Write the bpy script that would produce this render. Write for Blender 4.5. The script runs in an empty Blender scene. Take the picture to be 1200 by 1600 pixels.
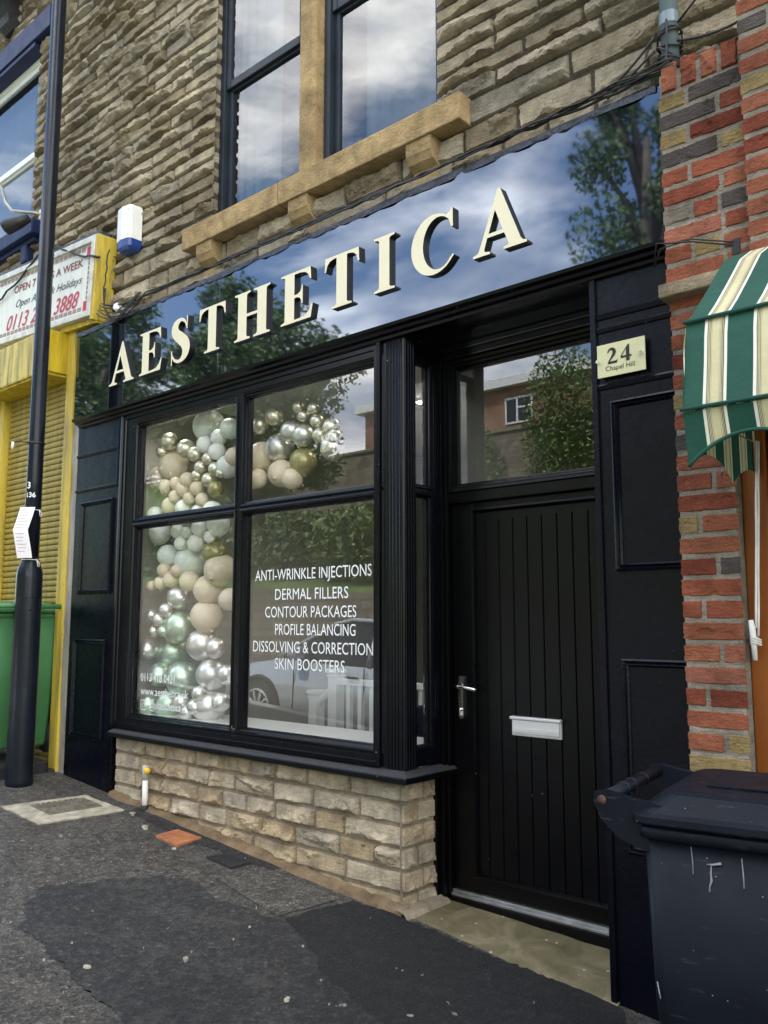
import bpy, bmesh, math, random
import numpy as np
from mathutils import Vector, Matrix, Euler

random.seed(7)
R = math.radians
SC = bpy.context.scene
COL = SC.collection

# ------------------------------------------------------------------ camera, sky, sun, exposure
cd = bpy.data.cameras.new('camera')
cam = bpy.data.objects.new('camera', cd)
COL.objects.link(cam)
cam.location = (0, -3.05, 1.5)
cam.rotation_euler = (R(90 + 7.24), 0, R(41.8))
cd.sensor_width = 36
cd.lens = 1347 / 1600 * 36
cd.clip_start = 0.05
cd.clip_end = 2000
SC.camera = cam

SUN_EL, SUN_AZ = R(60), R(205)      # azimuth measured from -y (street side) towards -x (uphill)
world = bpy.data.worlds.new('World')
SC.world = world
world.use_nodes = True
wn, wl = world.node_tree.nodes, world.node_tree.links
wn.clear()
sky = wn.new('ShaderNodeTexSky')
sky.sky_type = 'NISHITA'
sky.sun_disc = False
sky.sun_elevation = SUN_EL
sky.sun_rotation = R(180) - SUN_AZ
sky.air_density = 1.0
sky.dust_density = 0.15
tc = wn.new('ShaderNodeTexCoord')
mp = wn.new('ShaderNodeMapping')
mp.inputs['Scale'].default_value = (1, 1, 3.0)
mp.inputs['Location'].default_value = (2.15, 0.95, 0.2)
n1 = wn.new('ShaderNodeTexNoise')
n1.inputs['Scale'].default_value = 1.185
n1.inputs['Detail'].default_value = 9
n1.inputs['Roughness'].default_value = 0.58
n1.inputs['Distortion'].default_value = 0.35
cr = wn.new('ShaderNodeValToRGB')
cr.color_ramp.elements[0].position = 0.46
cr.color_ramp.elements[1].position = 0.575
n2 = wn.new('ShaderNodeTexNoise')
n2.inputs['Scale'].default_value = 4.0
n2.inputs['Detail'].default_value = 6
cr2 = wn.new('ShaderNodeValToRGB')
cr2.color_ramp.elements[0].position = 0.36
cr2.color_ramp.elements[0].color = (5.0,5.3,6.0,1)
cr2.color_ramp.elements[1].position = 0.62
cr2.color_ramp.elements[1].color = (18.5,17.8,16.6,1)
mx = wn.new('ShaderNodeMix')
mx.data_type = 'RGBA'
bg = wn.new('ShaderNodeBackground')
bg.inputs['Strength'].default_value = 0.15
wo = wn.new('ShaderNodeOutputWorld')
wl.new(tc.outputs['Generated'], mp.inputs[0])
wl.new(mp.outputs[0], n1.inputs['Vector'])
wl.new(mp.outputs[0], n2.inputs['Vector'])
wl.new(n1.outputs['Fac'], cr.inputs[0])
wl.new(n2.outputs['Fac'], cr2.inputs[0])
wl.new(cr.outputs[0], mx.inputs[0])
wl.new(sky.outputs[0], mx.inputs[6])
wl.new(cr2.outputs[0], mx.inputs[7])
wl.new(mx.outputs[2], bg.inputs[0])
wl.new(bg.outputs[0], wo.inputs[0])

sd = bpy.data.lights.new('sun', 'SUN')
sd.energy = 4.0
sd.angle = R(1.5)
sd.color = (1.0, 0.95, 0.88)
sun = bpy.data.objects.new('sun', sd)
COL.objects.link(sun)
sdir = Vector((math.sin(SUN_AZ) * math.cos(SUN_EL), -math.cos(SUN_AZ) * math.cos(SUN_EL), math.sin(SUN_EL)))
sun.rotation_euler = sdir.to_track_quat('Z', 'Y').to_euler()

SC.view_settings.view_transform = 'Standard'
SC.view_settings.look = 'None'
SC.view_settings.exposure = 1.52
SC.view_settings.gamma = 1
SC.cycles.max_bounces = 10
SC.cycles.transparent_max_bounces = 16
SC.cycles.glossy_bounces = 5

# ------------------------------------------------------------------ helpers: objects
W = {}

def wloc(o):
    return W.get(o.name, Vector((0, 0, 0)))

def tag(o, label=None, cat=None, group=None, kind=None):
    if label: o['label'] = label
    if cat: o['category'] = cat
    if group: o['group'] = group
    if kind: o['kind'] = kind
    return o

def thing(name, loc, label, cat, group=None):
    o = bpy.data.objects.new(name, None)
    o.empty_display_size = 0.1
    COL.objects.link(o)
    o.location = loc
    W[o.name] = Vector(loc)
    return tag(o, label, cat, group)

class MB:
    def __init__(s):
        s.v = []; s.f = []; s.t = []; s.m = []; s.mi = 0; s.tint = 0.5; s.sm = []; s.smooth = False
    def add(s, vs, fs, tint=None):
        b = len(s.v)
        s.v.extend([tuple(p) for p in vs])
        tt = s.tint if tint is None else tint
        if isinstance(tt, (list, tuple, np.ndarray)): s.t.extend(tt)
        else: s.t.extend([tt] * len(vs))
        for f in fs:
            s.f.append(tuple(i + b for i in f)); s.m.append(s.mi); s.sm.append(s.smooth)
    def box(s, x0, x1, y0, y1, z0, z1, bev=0.0):
        if x0 > x1: x0, x1 = x1, x0
        if y0 > y1: y0, y1 = y1, y0
        if z0 > z1: z0, z1 = z1, z0
        if bev <= 0:
            vs = [(x0,y0,z0),(x1,y0,z0),(x1,y1,z0),(x0,y1,z0),(x0,y0,z1),(x1,y0,z1),(x1,y1,z1),(x0,y1,z1)]
            s.add(vs, [(0,3,2,1),(4,5,6,7),(0,1,5,4),(1,2,6,5),(2,3,7,6),(3,0,4,7)])
        else:
            b = min(bev, (x1-x0)*.45, (y1-y0)*.45, (z1-z0)*.45)
            bm = bmesh.new()
            bmesh.ops.create_cube(bm, size=1)
            for v in bm.verts:
                v.co = Vector(((x0+x1)/2 + v.co.x*(x1-x0), (y0+y1)/2 + v.co.y*(y1-y0), (z0+z1)/2 + v.co.z*(z1-z0)))
            bmesh.ops.bevel(bm, geom=bm.edges[:], offset=b, segments=2, affect='EDGES', profile=.6)
            s.addbm(bm)
    def addbm(s, bm):
        bm.verts.index_update()
        s.add([v.co[:] for v in bm.verts], [[v.index for v in f.verts] for f in bm.faces])
        bm.free()
    def prism(s, pts, a, b, mapf):
        """pts polygon (ccw in p,q), extruded from a to b; mapf(p,q,w)->xyz"""
        n = len(pts)
        vs = [mapf(p, q, a) for p, q in pts] + [mapf(p, q, b) for p, q in pts]
        fs = [tuple(range(n))[::-1], tuple(range(n, 2*n))]
        for i in range(n):
            j = (i+1) % n
            fs.append((i, j, n+j, n+i))
        s.add(vs, fs)
    def tube(s, pts, r, n=8, cap=True):
        pts = [Vector(p) for p in pts]
        rs = r if isinstance(r, (list, tuple)) else [r]*len(pts)
        vs = []; fs = []
        prev = None
        for i, p in enumerate(pts):
            d = (pts[min(i+1, len(pts)-1)] - pts[max(i-1, 0)])
            if d.length < 1e-9: d = Vector((0,0,1))
            d.normalize()
            if prev is None:
                a = d.orthogonal().normalized()
            else:
                a = prev - d*prev.dot(d)
                if a.length < 1e-6: a = d.orthogonal()
                a.normalize()
            prev = a
            b = d.cross(a)
            for k in range(n):
                t = 2*math.pi*k/n
                vs.append(p + (a*math.cos(t) + b*math.sin(t))*rs[i])
        for i in range(len(pts)-1):
            for k in range(n):
                k2 = (k+1) % n
                fs.append((i*n+k, i*n+k2, (i+1)*n+k2, (i+1)*n+k))
        if cap:
            fs.append(tuple(range(n))[::-1]); fs.append(tuple(range((len(pts)-1)*n, len(pts)*n)))
        s.add(vs, fs)
    def lathe(s, prof, c, n=24):
        vs = []; fs = []
        for r, z in prof:
            for k in range(n):
                t = 2*math.pi*k/n
                vs.append((c[0]+r*math.cos(t), c[1]+r*math.sin(t), c[2]+z))
        for i in range(len(prof)-1):
            for k in range(n):
                k2 = (k+1) % n
                fs.append((i*n+k, i*n+k2, (i+1)*n+k2, (i+1)*n+k))
        fs.append(tuple(range(n))[::-1]); fs.append(tuple(range((len(prof)-1)*n, len(prof)*n)))
        s.add(vs, fs)
    def loft(s, rings, cap=True):
        n = len(rings[0]); vs = [p for r in rings for p in r]; fs = []
        for i in range(len(rings)-1):
            for k in range(n):
                k2 = (k+1) % n
                fs.append((i*n+k, i*n+k2, (i+1)*n+k2, (i+1)*n+k))
        if cap:
            fs.append(tuple(range(n))[::-1]); fs.append(tuple(range((len(rings)-1)*n, len(rings)*n)))
        s.add(vs, fs)
    def grid(s, us, vs_, fn, tint=None):
        nu, nv = len(us), len(vs_)
        vv = [fn(u, v) for v in vs_ for u in us]
        fs = [(j*nu+i, j*nu+i+1, (j+1)*nu+i+1, (j+1)*nu+i) for j in range(nv-1) for i in range(nu-1)]
        s.add(vv, fs, tint)
    def rect_sweep(s, mapf, u0, u1, v0, v1, prof):
        """mitred moulding: prof list of (inset, h)"""
        vs = []
        for o, h in prof:
            vs += [mapf(u0+o, v0+o, h), mapf(u1-o, v0+o, h), mapf(u1-o, v1-o, h), mapf(u0+o, v1-o, h)]
        fs = []
        for i in range(len(prof)-1):
            for k in range(4):
                k2 = (k+1) % 4
                fs.append((i*4+k, i*4+k2, (i+1)*4+k2, (i+1)*4+k))
        s.add(vs, fs)

def obj(name, mb, mat, parent=None, label=None, keep_origin=False):
    v = np.array(mb.v, dtype=float)
    pw = wloc(parent) if parent is not None else Vector((0,0,0))
    if keep_origin: c = pw.copy()
    else: c = Vector(((v.max(0)+v.min(0))/2).tolist())
    v = v - np.array(c)
    me = bpy.data.meshes.new(name)
    me.from_pydata(v.tolist(), [], mb.f)
    mats = mat if isinstance(mat, (list, tuple)) else [mat]
    for m in mats: me.materials.append(m)
    me.polygons.foreach_set('material_index', mb.m)
    me.polygons.foreach_set('use_smooth', mb.sm)
    a = me.attributes.new('tint', 'FLOAT', 'POINT')
    a.data.foreach_set('value', np.array(mb.t, dtype=np.float32))
    me.update()
    o = bpy.data.objects.new(name, me)
    COL.objects.link(o)
    o.parent = parent
    o.location = c - pw
    W[o.name] = c
    if label: o['label'] = label
    return o

def fixnormals(o):
    bm = bmesh.new(); bm.from_mesh(o.data)
    bmesh.ops.recalc_face_normals(bm, faces=bm.faces[:]); bm.to_mesh(o.data); bm.free()
    return o

FRONT = lambda u, v, h: (u, h, v)          # facade plane: u = x, v = z, h = y (negative = towards street)

def text_mb(mb, body, size, x, z, mapf, align='LEFT', shear=0.0, width=None, th=0.0006, offset=0.0):
    cu = bpy.data.curves.new('t', 'FONT')
    cu.body = body; cu.size = size; cu.align_x = align; cu.shear = shear
    cu.resolution_u = 3; cu.offset = offset
    o = bpy.data.objects.new('t', cu)
    COL.objects.link(o)
    dg = bpy.context.evaluated_depsgraph_get()
    me = bpy.data.meshes.new_from_object(o.evaluated_get(dg))
    vs = [(p.co.x, p.co.y) for p in me.vertices]
    k = 1.0
    if width:
        w = max(p[0] for p in vs) - min(p[0] for p in vs)
        k = width / w
    fs = [tuple(f.vertices) for f in me.polygons]
    mb.add([mapf(x + p[0]*k, z + p[1], 0) for p in vs], fs)
    COL.objects.unlink(o)
    bpy.data.objects.remove(o); bpy.data.curves.remove(cu); bpy.data.meshes.remove(me)

# ------------------------------------------------------------------ helpers: materials
def newmat(name):
    m = bpy.data.materials.new(name); m.use_nodes = True
    nt = m.node_tree
    return m, nt.nodes, nt.links, nt.nodes['Principled BSDF']

def noise(n, l, vec, scale, detail=5, rough=0.55, dist=0.0):
    t = n.new('ShaderNodeTexNoise')
    t.inputs['Scale'].default_value = scale; t.inputs['Detail'].default_value = detail
    t.inputs['Roughness'].default_value = rough; t.inputs['Distortion'].default_value = dist
    if vec is not None: l.new(vec, t.inputs['Vector'])
    return t.outputs['Fac']

def ramp(n, l, fac, stops, const=False):
    r = n.new('ShaderNodeValToRGB')
    cr_ = r.color_ramp
    if const: cr_.interpolation = 'CONSTANT'
    while len(cr_.elements) < len(stops): cr_.elements.new(0.5)
    for e, (p, c) in zip(cr_.elements, stops):
        e.position = p
        e.color = (c[0], c[1], c[2], 1) if isinstance(c, (tuple, list)) else (c, c, c, 1)
    l.new(fac, r.inputs[0])
    return r.outputs[0]

def mixc(n, l, fac, a, b, mode='MIX'):
    m = n.new('ShaderNodeMix'); m.data_type = 'RGBA'; m.blend_type = mode
    for i, val in ((0, fac), (6, a), (7, b)):
        if isinstance(val, (int, float)): m.inputs[i].default_value = val
        elif isinstance(val, (tuple, list)): m.inputs[i].default_value = (val[0], val[1], val[2], 1)
        else: l.new(val, m.inputs[i])
    return m.outputs[2]

def bump(n, l, p, h, strength=0.3, dist=0.01, prev=None):
    b = n.new('ShaderNodeBump')
    b.inputs['Strength'].default_value = strength; b.inputs['Distance'].default_value = dist
    l.new(h, b.inputs['Height'])
    if prev is not None: l.new(prev, b.inputs['Normal'])
    if p is not None: l.new(b.outputs[0], p.inputs['Normal'])
    return b.outputs[0]

def objco(n): return n.new('ShaderNodeTexCoord').outputs['Object']

def geopos(n): return n.new('ShaderNodeNewGeometry').outputs['Position']

def simple(name, c, rough=0.5, metal=0.0, var=0.15, vs=6, bs=0.0, bscale=80, bdist=0.003, spec=0.5, coat=0.0):
    m, n, l, p = newmat(name)
    v = objco(n)
    f = noise(n, l, v, vs, 6)
    col = ramp(n, l, f, [(0.3, tuple(x*(1-var) for x in c)), (0.7, tuple(min(1, x*(1+var)) for x in c))])
    l.new(col, p.inputs['Base Color'])
    f2 = noise(n, l, v, vs*3, 4)
    rr = n.new('ShaderNodeMapRange')
    rr.inputs['To Min'].default_value = max(0.02, rough*0.8); rr.inputs['To Max'].default_value = min(1, rough*1.25)
    l.new(f2, rr.inputs[0]); l.new(rr.outputs[0], p.inputs['Roughness'])
    p.inputs['Metallic'].default_value = metal
    p.inputs['Specular IOR Level'].default_value = spec
    p.inputs['Coat Weight'].default_value = coat
    p.inputs['Coat Roughness'].default_value = 0.08
    if bs > 0: bump(n, l, p, noise(n, l, v, bscale, 4), bs, bdist)
    return m

def stone_mat(name, stops, mortar=False, soot=0.5, grain=0.25):
    m, n, l, p = newmat(name)
    v = objco(n)
    at = n.new('ShaderNodeAttribute'); at.attribute_name = 'tint'
    col = ramp(n, l, at.outputs['Fac'], stops)
    f1 = noise(n, l, v, 9, 8, 0.65)
    col = mixc(n, l, 0.75, col, ramp(n, l, f1, [(0.28, 0.38), (0.5, 0.98), (0.70, 1.5)]), 'MULTIPLY')
    f3 = noise(n, l, v, 140, 4, 0.6)
    col = mixc(n, l, 0.6, col, ramp(n, l, f3, [(0.3, 0.6), (0.55, 1.0), (0.75, 1.3)]), 'MULTIPLY')
    mpn = n.new('ShaderNodeMapping'); mpn.inputs['Scale'].default_value = (0.55, 0.55, 1.1); l.new(v, mpn.inputs[0])
    f2 = noise(n, l, mpn.outputs[0], 1.7, 6, 0.6)
    col = mixc(n, l, soot, col, ramp(n, l, f2, [(0.36, (0.42, 0.40, 0.40)), (0.62, (1.08, 1.05, 1.0))]), 'MULTIPLY')
    l.new(col, p.inputs['Base Color'])
    p.inputs['Roughness'].default_value = 0.92
    p.inputs['Specular IOR Level'].default_value = 0.2
    b1 = bump(n, l, None, f3, 0.6*grain*4, 0.006)
    mp2 = n.new('ShaderNodeMapping'); mp2.inputs['Scale'].default_value = (0.7, 1, 1.9); l.new(v, mp2.inputs[0])
    bump(n, l, p, noise(n, l, mp2.outputs[0], 34, 7, 0.72), 0.9, 0.022*min(1, grain*4), b1)
    return m

def paint_mat(name, c, rough=0.3, texture=0.25, specks=True):
    """dark gloss joinery paint: orange peel, faint dust and specks"""
    m, n, l, p = newmat(name)
    v = geopos(n)
    f = noise(n, l, v, 4, 6)
    col = ramp(n, l, f, [(0.3, tuple(x*0.75 for x in c)), (0.7, tuple(x*1.35 for x in c))])
    if specks:
        vo = n.new('ShaderNodeTexVoronoi'); vo.inputs['Scale'].default_value = 17; vo.inputs['Randomness'].default_value = 1
        l.new(v, vo.inputs['Vector'])
        sp = ramp(n, l, vo.outputs['Distance'], [(0.0, 1.0), (0.038, 1.0), (0.05, 0.0)])
        gate = ramp(n, l, noise(n, l, v, 3.1, 2), [(0.55, 0.0), (0.62, 0.8)])
        k = n.new('ShaderNodeMath'); k.operation = 'MULTIPLY'
        l.new(sp, k.inputs[0]); l.new(gate, k.inputs[1])
        col = mixc(n, l, k.outputs[0], col, (0.35, 0.36, 0.38))
    l.new(col, p.inputs['Base Color'])
    rr = n.new('ShaderNodeMapRange')
    rr.inputs['To Min'].default_value = rough*0.7; rr.inputs['To Max'].default_value = rough*1.4
    l.new(noise(n, l, v, 11, 6), rr.inputs[0]); l.new(rr.outputs[0], p.inputs['Roughness'])
    p.inputs['Specular IOR Level'].default_value = 0.24
    if texture > 0:
        mpn = n.new('ShaderNodeMapping'); mpn.inputs['Scale'].default_value = (0.6, 1, 1.4); l.new(v, mpn.inputs[0])
        b0 = bump(n, l, None, noise(n, l, mpn.outputs[0], 55, 5, 0.6), texture, 0.004)
        bump(n, l, p, noise(n, l, v, 6, 2), texture*0.5, 0.01, b0)
    return m

def glass_mat(name, ior=1.9, tintc=(0.9, 0.95, 0.93), wav=0.0):
    m, n, l, p = newmat(name)
    n.remove(p)
    out = n['Material Output']
    f0 = ((ior-1)/(ior+1))**2
    ge = n.new('ShaderNodeNewGeometry')
    dt = n.new('ShaderNodeVectorMath'); dt.operation = 'DOT_PRODUCT'
    l.new(ge.outputs['Incoming'], dt.inputs[0]); l.new(ge.outputs['Normal'], dt.inputs[1])
    ab = n.new('ShaderNodeMath'); ab.operation = 'ABSOLUTE'; l.new(dt.outputs['Value'], ab.inputs[0])
    om = n.new('ShaderNodeMath'); om.operation = 'SUBTRACT'; om.inputs[0].default_value = 1.0; l.new(ab.outputs[0], om.inputs[1])
    pw = n.new('ShaderNodeMath'); pw.operation = 'POWER'; l.new(om.outputs[0], pw.inputs[0]); pw.inputs[1].default_value = 5.0
    fr = n.new('ShaderNodeMath'); fr.operation = 'MULTIPLY_ADD'; fr.use_clamp = True
    l.new(pw.outputs[0], fr.inputs[0]); fr.inputs[1].default_value = 1-f0; fr.inputs[2].default_value = f0
    tr = n.new('ShaderNodeBsdfTransparent'); tr.inputs[0].default_value = (*tintc, 1)
    gl = n.new('ShaderNodeBsdfGlossy'); gl.inputs['Roughness'].default_value = 0.0
    gl.inputs[0].default_value = (0.97, 0.98, 1, 1)
    mxs = n.new('ShaderNodeMixShader')
    if wav > 0:
        b = n.new('ShaderNodeBump'); b.inputs['Strength'].default_value = wav; b.inputs['Distance'].default_value = 0.01
        l.new(noise(n, l, geopos(n), 2.2, 2), b.inputs['Height'])
        l.new(b.outputs[0], gl.inputs['Normal'])
    l.new(fr.outputs[0], mxs.inputs[0]); l.new(tr.outputs[0], mxs.inputs[1]); l.new(gl.outputs[0], mxs.inputs[2])
    l.new(mxs.outputs[0], out.inputs['Surface'])
    return m

def emit_mat(name, c, s):
    m, n, l, p = newmat(name)
    p.inputs['Base Color'].default_value = (*c, 1)
    p.inputs['Emission Color'].default_value = (*c, 1); p.inputs['Emission Strength'].default_value = s
    return m

M = {}
M['stone'] = stone_mat('weathered_sandstone', [(0.0, (0.27, 0.22, 0.145)), (0.3, (0.38, 0.32, 0.225)), (0.6, (0.46, 0.395, 0.29)), (0.85, (0.54, 0.47, 0.36)), (1.0, (0.37, 0.34, 0.275))], soot=0.7)
M['mortar'] = stone_mat('dark_mortar', [(0, (0.10, 0.085, 0.065)), (1, (0.15, 0.13, 0.10))], soot=0.5)
M['riser'] = stone_mat('cream_pitched_stone', [(0.0, (0.52, 0.40, 0.25)), (0.4, (0.60, 0.49, 0.34)), (0.7, (0.64, 0.55, 0.41)), (1.0, (0.50, 0.44, 0.34))], soot=0.45)
M['riser_mortar'] = stone_mat('pale_mortar', [(0, (0.36, 0.30, 0.22)), (1, (0.44, 0.37, 0.28))], soot=0.25)
M['ashlar'] = stone_mat('dressed_sandstone', [(0, (0.40, 0.28, 0.14)), (1, (0.48, 0.35, 0.19))], soot=0.5, grain=0.15)
M['brick'] = stone_mat('reclaimed_brick', [(0.0, (0.19, 0.045, 0.028)), (0.18, (0.31, 0.09, 0.052)), (0.42, (0.37, 0.135, 0.078)), (0.5, (0.36, 0.14, 0.095)), (0.56, (0.32, 0.23, 0.10)), (0.74, (0.38, 0.28, 0.13)), (0.78, (0.13, 0.11, 0.105)), (0.92, (0.085, 0.072, 0.066)), (1.0, (0.30, 0.25, 0.21))], soot=0.6)
M['brick_mortar'] = stone_mat('grey_mortar', [(0, (0.29, 0.255, 0.21)), (1, (0.38, 0.335, 0.28))], soot=0.4)
M['black'] = paint_mat('black_joinery_paint', (0.0018, 0.0021, 0.0042), 0.24, 0.06)
M['navy'] = paint_mat('navy_black_pilaster_paint', (0.0018, 0.0023, 0.0065), 0.26, 0.28)
M['matt_black'] = paint_mat('black_upvc', (0.0016, 0.0017, 0.0024), 0.30, 0.04)
M['sillblack'] = simple('gritty_black_sill', (0.03, 0.03, 0.033), 0.6, bs=0.8, bscale=260, bdist=0.003, var=0.4, vs=60)
M['navyblue'] = paint_mat('navy_lintel_paint', (0.016, 0.024, 0.075), 0.45, 0.4, False)
M['sashframe'] = paint_mat('slate_blue_sash_paint', (0.018, 0.024, 0.034), 0.4, 0.1, False)
M['white'] = simple('white_plastic', (0.80, 0.80, 0.78), 0.4, var=0.05)
M['whitepaint'] = simple('white_gloss_paint', (0.78, 0.79, 0.76), 0.35, var=0.04)
M['cream'] = simple('cream_letter_face', (0.76, 0.70, 0.50), 0.4, var=0.03)
M['letterblack'] = simple('black_letter_return', (0.008, 0.008, 0.009), 0.35, var=0.1)
M['chrome'] = simple('polished_chrome', (0.75, 0.76, 0.78), 0.14, 1.0, var=0.05)
M['alu'] = simple('brushed_aluminium', (0.80, 0.80, 0.80), 0.40, 0.55, var=0.1, bs=0.1, bscale=300)
M['vinyl'] = simple('white_vinyl', (0.86, 0.87, 0.87), 0.5, var=0.01)
M['cable'] = simple('black_cable', (0.012, 0.012, 0.013), 0.5)
M['polegloss'] = paint_mat('black_lamp_post_paint', (0.008, 0.011, 0.017), 0.22, 0.25)
M['greenbin'] = simple('green_bin_plastic', (0.065, 0.21, 0.08), 0.5, bs=0.2, bscale=120, var=0.15)
M['greydrain'] = simple('grey_upvc_pipe', (0.16, 0.21, 0.24), 0.35, var=0.12)
M['orange'] = simple('orange_stained_timber', (0.27, 0.075, 0.010), 0.4, var=0.2, vs=3, bs=0.15, bscale=60)
M['rubber'] = simple('black_rubber', (0.02, 0.02, 0.02), 0.7)
M['blueplastic'] = simple('blue_plastic', (0.015, 0.05, 0.24), 0.25, var=0.1)
M['terracotta'] = simple('rusty_terracotta_cover', (0.36, 0.14, 0.06), 0.8, var=0.3, vs=20, bs=0.4, bscale=150)
M['iron'] = simple('worn_cast_iron', (0.17, 0.145, 0.11), 0.6, 0.3, var=0.4, vs=25, bs=0.6, bscale=120)
M['darkiron'] = simple('black_bitumen_cover', (0.018, 0.018, 0.02), 0.65, var=0.4, vs=20, bs=0.5, bscale=150)
M['drip'] = simple('pale_paint_drips', (0.20, 0.215, 0.22), 0.8, var=0.4, vs=60)
M['rust'] = simple('rusty_pin', (0.06, 0.03, 0.022), 0.8, var=0.7, vs=90)
M['paper'] = simple('weathered_paper', (0.80, 0.76, 0.78), 0.8, var=0.06, vs=30)
M['twine'] = simple('white_cable_tie', (0.78, 0.76, 0.72), 0.6)
M['goldglass'] = glass_mat('clear_plate_glass', 2.2, (0.97, 0.99, 0.98))
M['glass'] = M['goldglass']
M['upperglass'] = glass_mat('upper_sash_glass', 2.1, (0.75, 0.83, 0.85), 0.10)
M['lamp'] = emit_mat('lit_downlight_and_fill', (1.0, 0.86, 0.66), 12)
M['inwall'] = simple('cream_interior_wall', (0.36, 0.35, 0.32), 0.85, var=0.03)
M['infloor'] = simple('grey_interior_floor', (0.22, 0.20, 0.18), 0.5, var=0.2)
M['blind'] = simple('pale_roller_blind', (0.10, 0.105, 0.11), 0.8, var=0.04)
M['numberplate'] = simple('gold_number_plate', (0.62, 0.60, 0.36), 0.22, var=0.06, vs=9)
M['acrylic'] = glass_mat('acrylic_sheet', 1.45, (0.97, 0.97, 0.95))
M['lead'] = simple('crinkled_black_flashing', (0.03, 0.034, 0.05), 0.35, bs=0.8, bscale=40, bdist=0.02, var=0.4, vs=15)

def yellow_mat(name, c, streak, dirt=(0.07, 0.05, 0.02)):
    m, n, l, p = newmat(name)
    v = geopos(n)
    mpn = n.new('ShaderNodeMapping'); mpn.inputs['Scale'].default_value = (9, 9, 0.8); l.new(v, mpn.inputs[0])
    f = noise(n, l, mpn.outputs[0], 2.0, 7, 0.65)
    f2 = noise(n, l, v, 14, 7, 0.7)
    col = mixc(n, l, ramp(n, l, f, [(0.42, 0.0), (0.70, streak)]), c, dirt)
    col = mixc(n, l, ramp(n, l, f2, [(0.60, 0.0), (0.68, 0.55*streak)]), col, dirt)
    l.new(col, p.inputs['Base Color'])
    p.inputs['Roughness'].default_value = 0.5
    bump(n, l, p, f2, 0.25, 0.006)
    return m
M['yellow'] = yellow_mat('dirty_yellow_paint', (0.66, 0.47, 0.015), 0.6)
M['yellowwood'] = yellow_mat('flaking_yellow_timber', (0.62, 0.46, 0.06), 0.9, (0.16, 0.11, 0.04))
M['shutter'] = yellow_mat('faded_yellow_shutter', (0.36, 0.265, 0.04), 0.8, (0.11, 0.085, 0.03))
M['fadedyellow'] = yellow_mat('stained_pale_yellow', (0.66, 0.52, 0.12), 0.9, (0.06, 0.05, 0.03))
M['oldstone'] = yellow_mat('peeling_grey_stone_jamb', (0.38, 0.34, 0.28), 0.7, (0.05, 0.07, 0.16))
M['signwhite'] = yellow_mat('weathered_white_sign', (0.76, 0.78, 0.72), 0.25, (0.32, 0.36, 0.36))
M['signframe'] = simple('white_sign_frame', (0.62, 0.62, 0.58), 0.5, var=0.25, vs=14)
M['red'] = simple('red_sign_vinyl', (0.50, 0.035, 0.07), 0.5)
M['maroon'] = simple('maroon_sign_vinyl', (0.22, 0.05, 0.06), 0.6)
M['brownpat'] = simple('faded_brown_sign_border', (0.34, 0.23, 0.20), 0.6, var=0.3, vs=40)
M['blacktext'] = simple('black_lettering', (0.012, 0.012, 0.014), 0.4)

def sign_mat():
    m, n, l, p = newmat('black_gloss_sign_panel')
    p.inputs['Base Color'].default_value = (0.004, 0.005, 0.009, 1)
    p.inputs['Roughness'].default_value = 0.03
    p.inputs['IOR'].default_value = 2.6
    p.inputs['Specular IOR Level'].default_value = 0.5
    p.inputs['Specular Tint'].default_value = (0.80, 0.88, 1.0, 1)
    v = geopos(n)
    rr = n.new('ShaderNodeMapRange'); rr.inputs['To Min'].default_value = 0.012; rr.inputs['To Max'].default_value = 0.04
    l.new(noise(n, l, v, 3, 5), rr.inputs[0]); l.new(rr.outputs[0], p.inputs['Roughness'])
    bump(n, l, p, noise(n, l, v, 1.6, 2), 0.03, 0.02)
    return m
M['sign'] = sign_mat()

def bin_mat():
    m, n, l, p = newmat('scuffed_black_bin_plastic')
    v = objco(n)
    f = noise(n, l, v, 5, 7, 0.65)
    col = ramp(n, l, f, [(0.3, (0.0025, 0.004, 0.008)), (0.7, (0.006, 0.009, 0.016))])
    mpn = n.new('ShaderNodeMapping'); mpn.inputs['Rotation'].default_value = (0.3, 0.5, 0.6); mpn.inputs['Scale'].default_value = (4, 22, 22); l.new(v, mpn.inputs[0])
    sc = ramp(n, l, noise(n, l, mpn.outputs[0], 3, 3, 0.5), [(0.66, 0.0), (0.82, 0.22)])
    col = mixc(n, l, sc, col, (0.16, 0.18, 0.20))
    vo = n.new('ShaderNodeTexVoronoi'); vo.inputs['Scale'].default_value = 26; l.new(v, vo.inputs['Vector'])
    sp = ramp(n, l, vo.outputs['Distance'], [(0.03, 0.6), (0.055, 0.0)])
    col = mixc(n, l, sp, col, (0.3, 0.31, 0.33))
    l.new(col, p.inputs['Base Color'])
    l.new(ramp(n, l, noise(n, l, v, 8, 6), [(0.3, 0.34), (0.7, 0.58)]), p.inputs['Roughness'])
    p.inputs['Specular IOR Level'].default_value = 0.2
    bump(n, l, p, noise(n, l, v, 180, 3), 0.15, 0.002)
    return m
M['blackbin'] = bin_mat()

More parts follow.
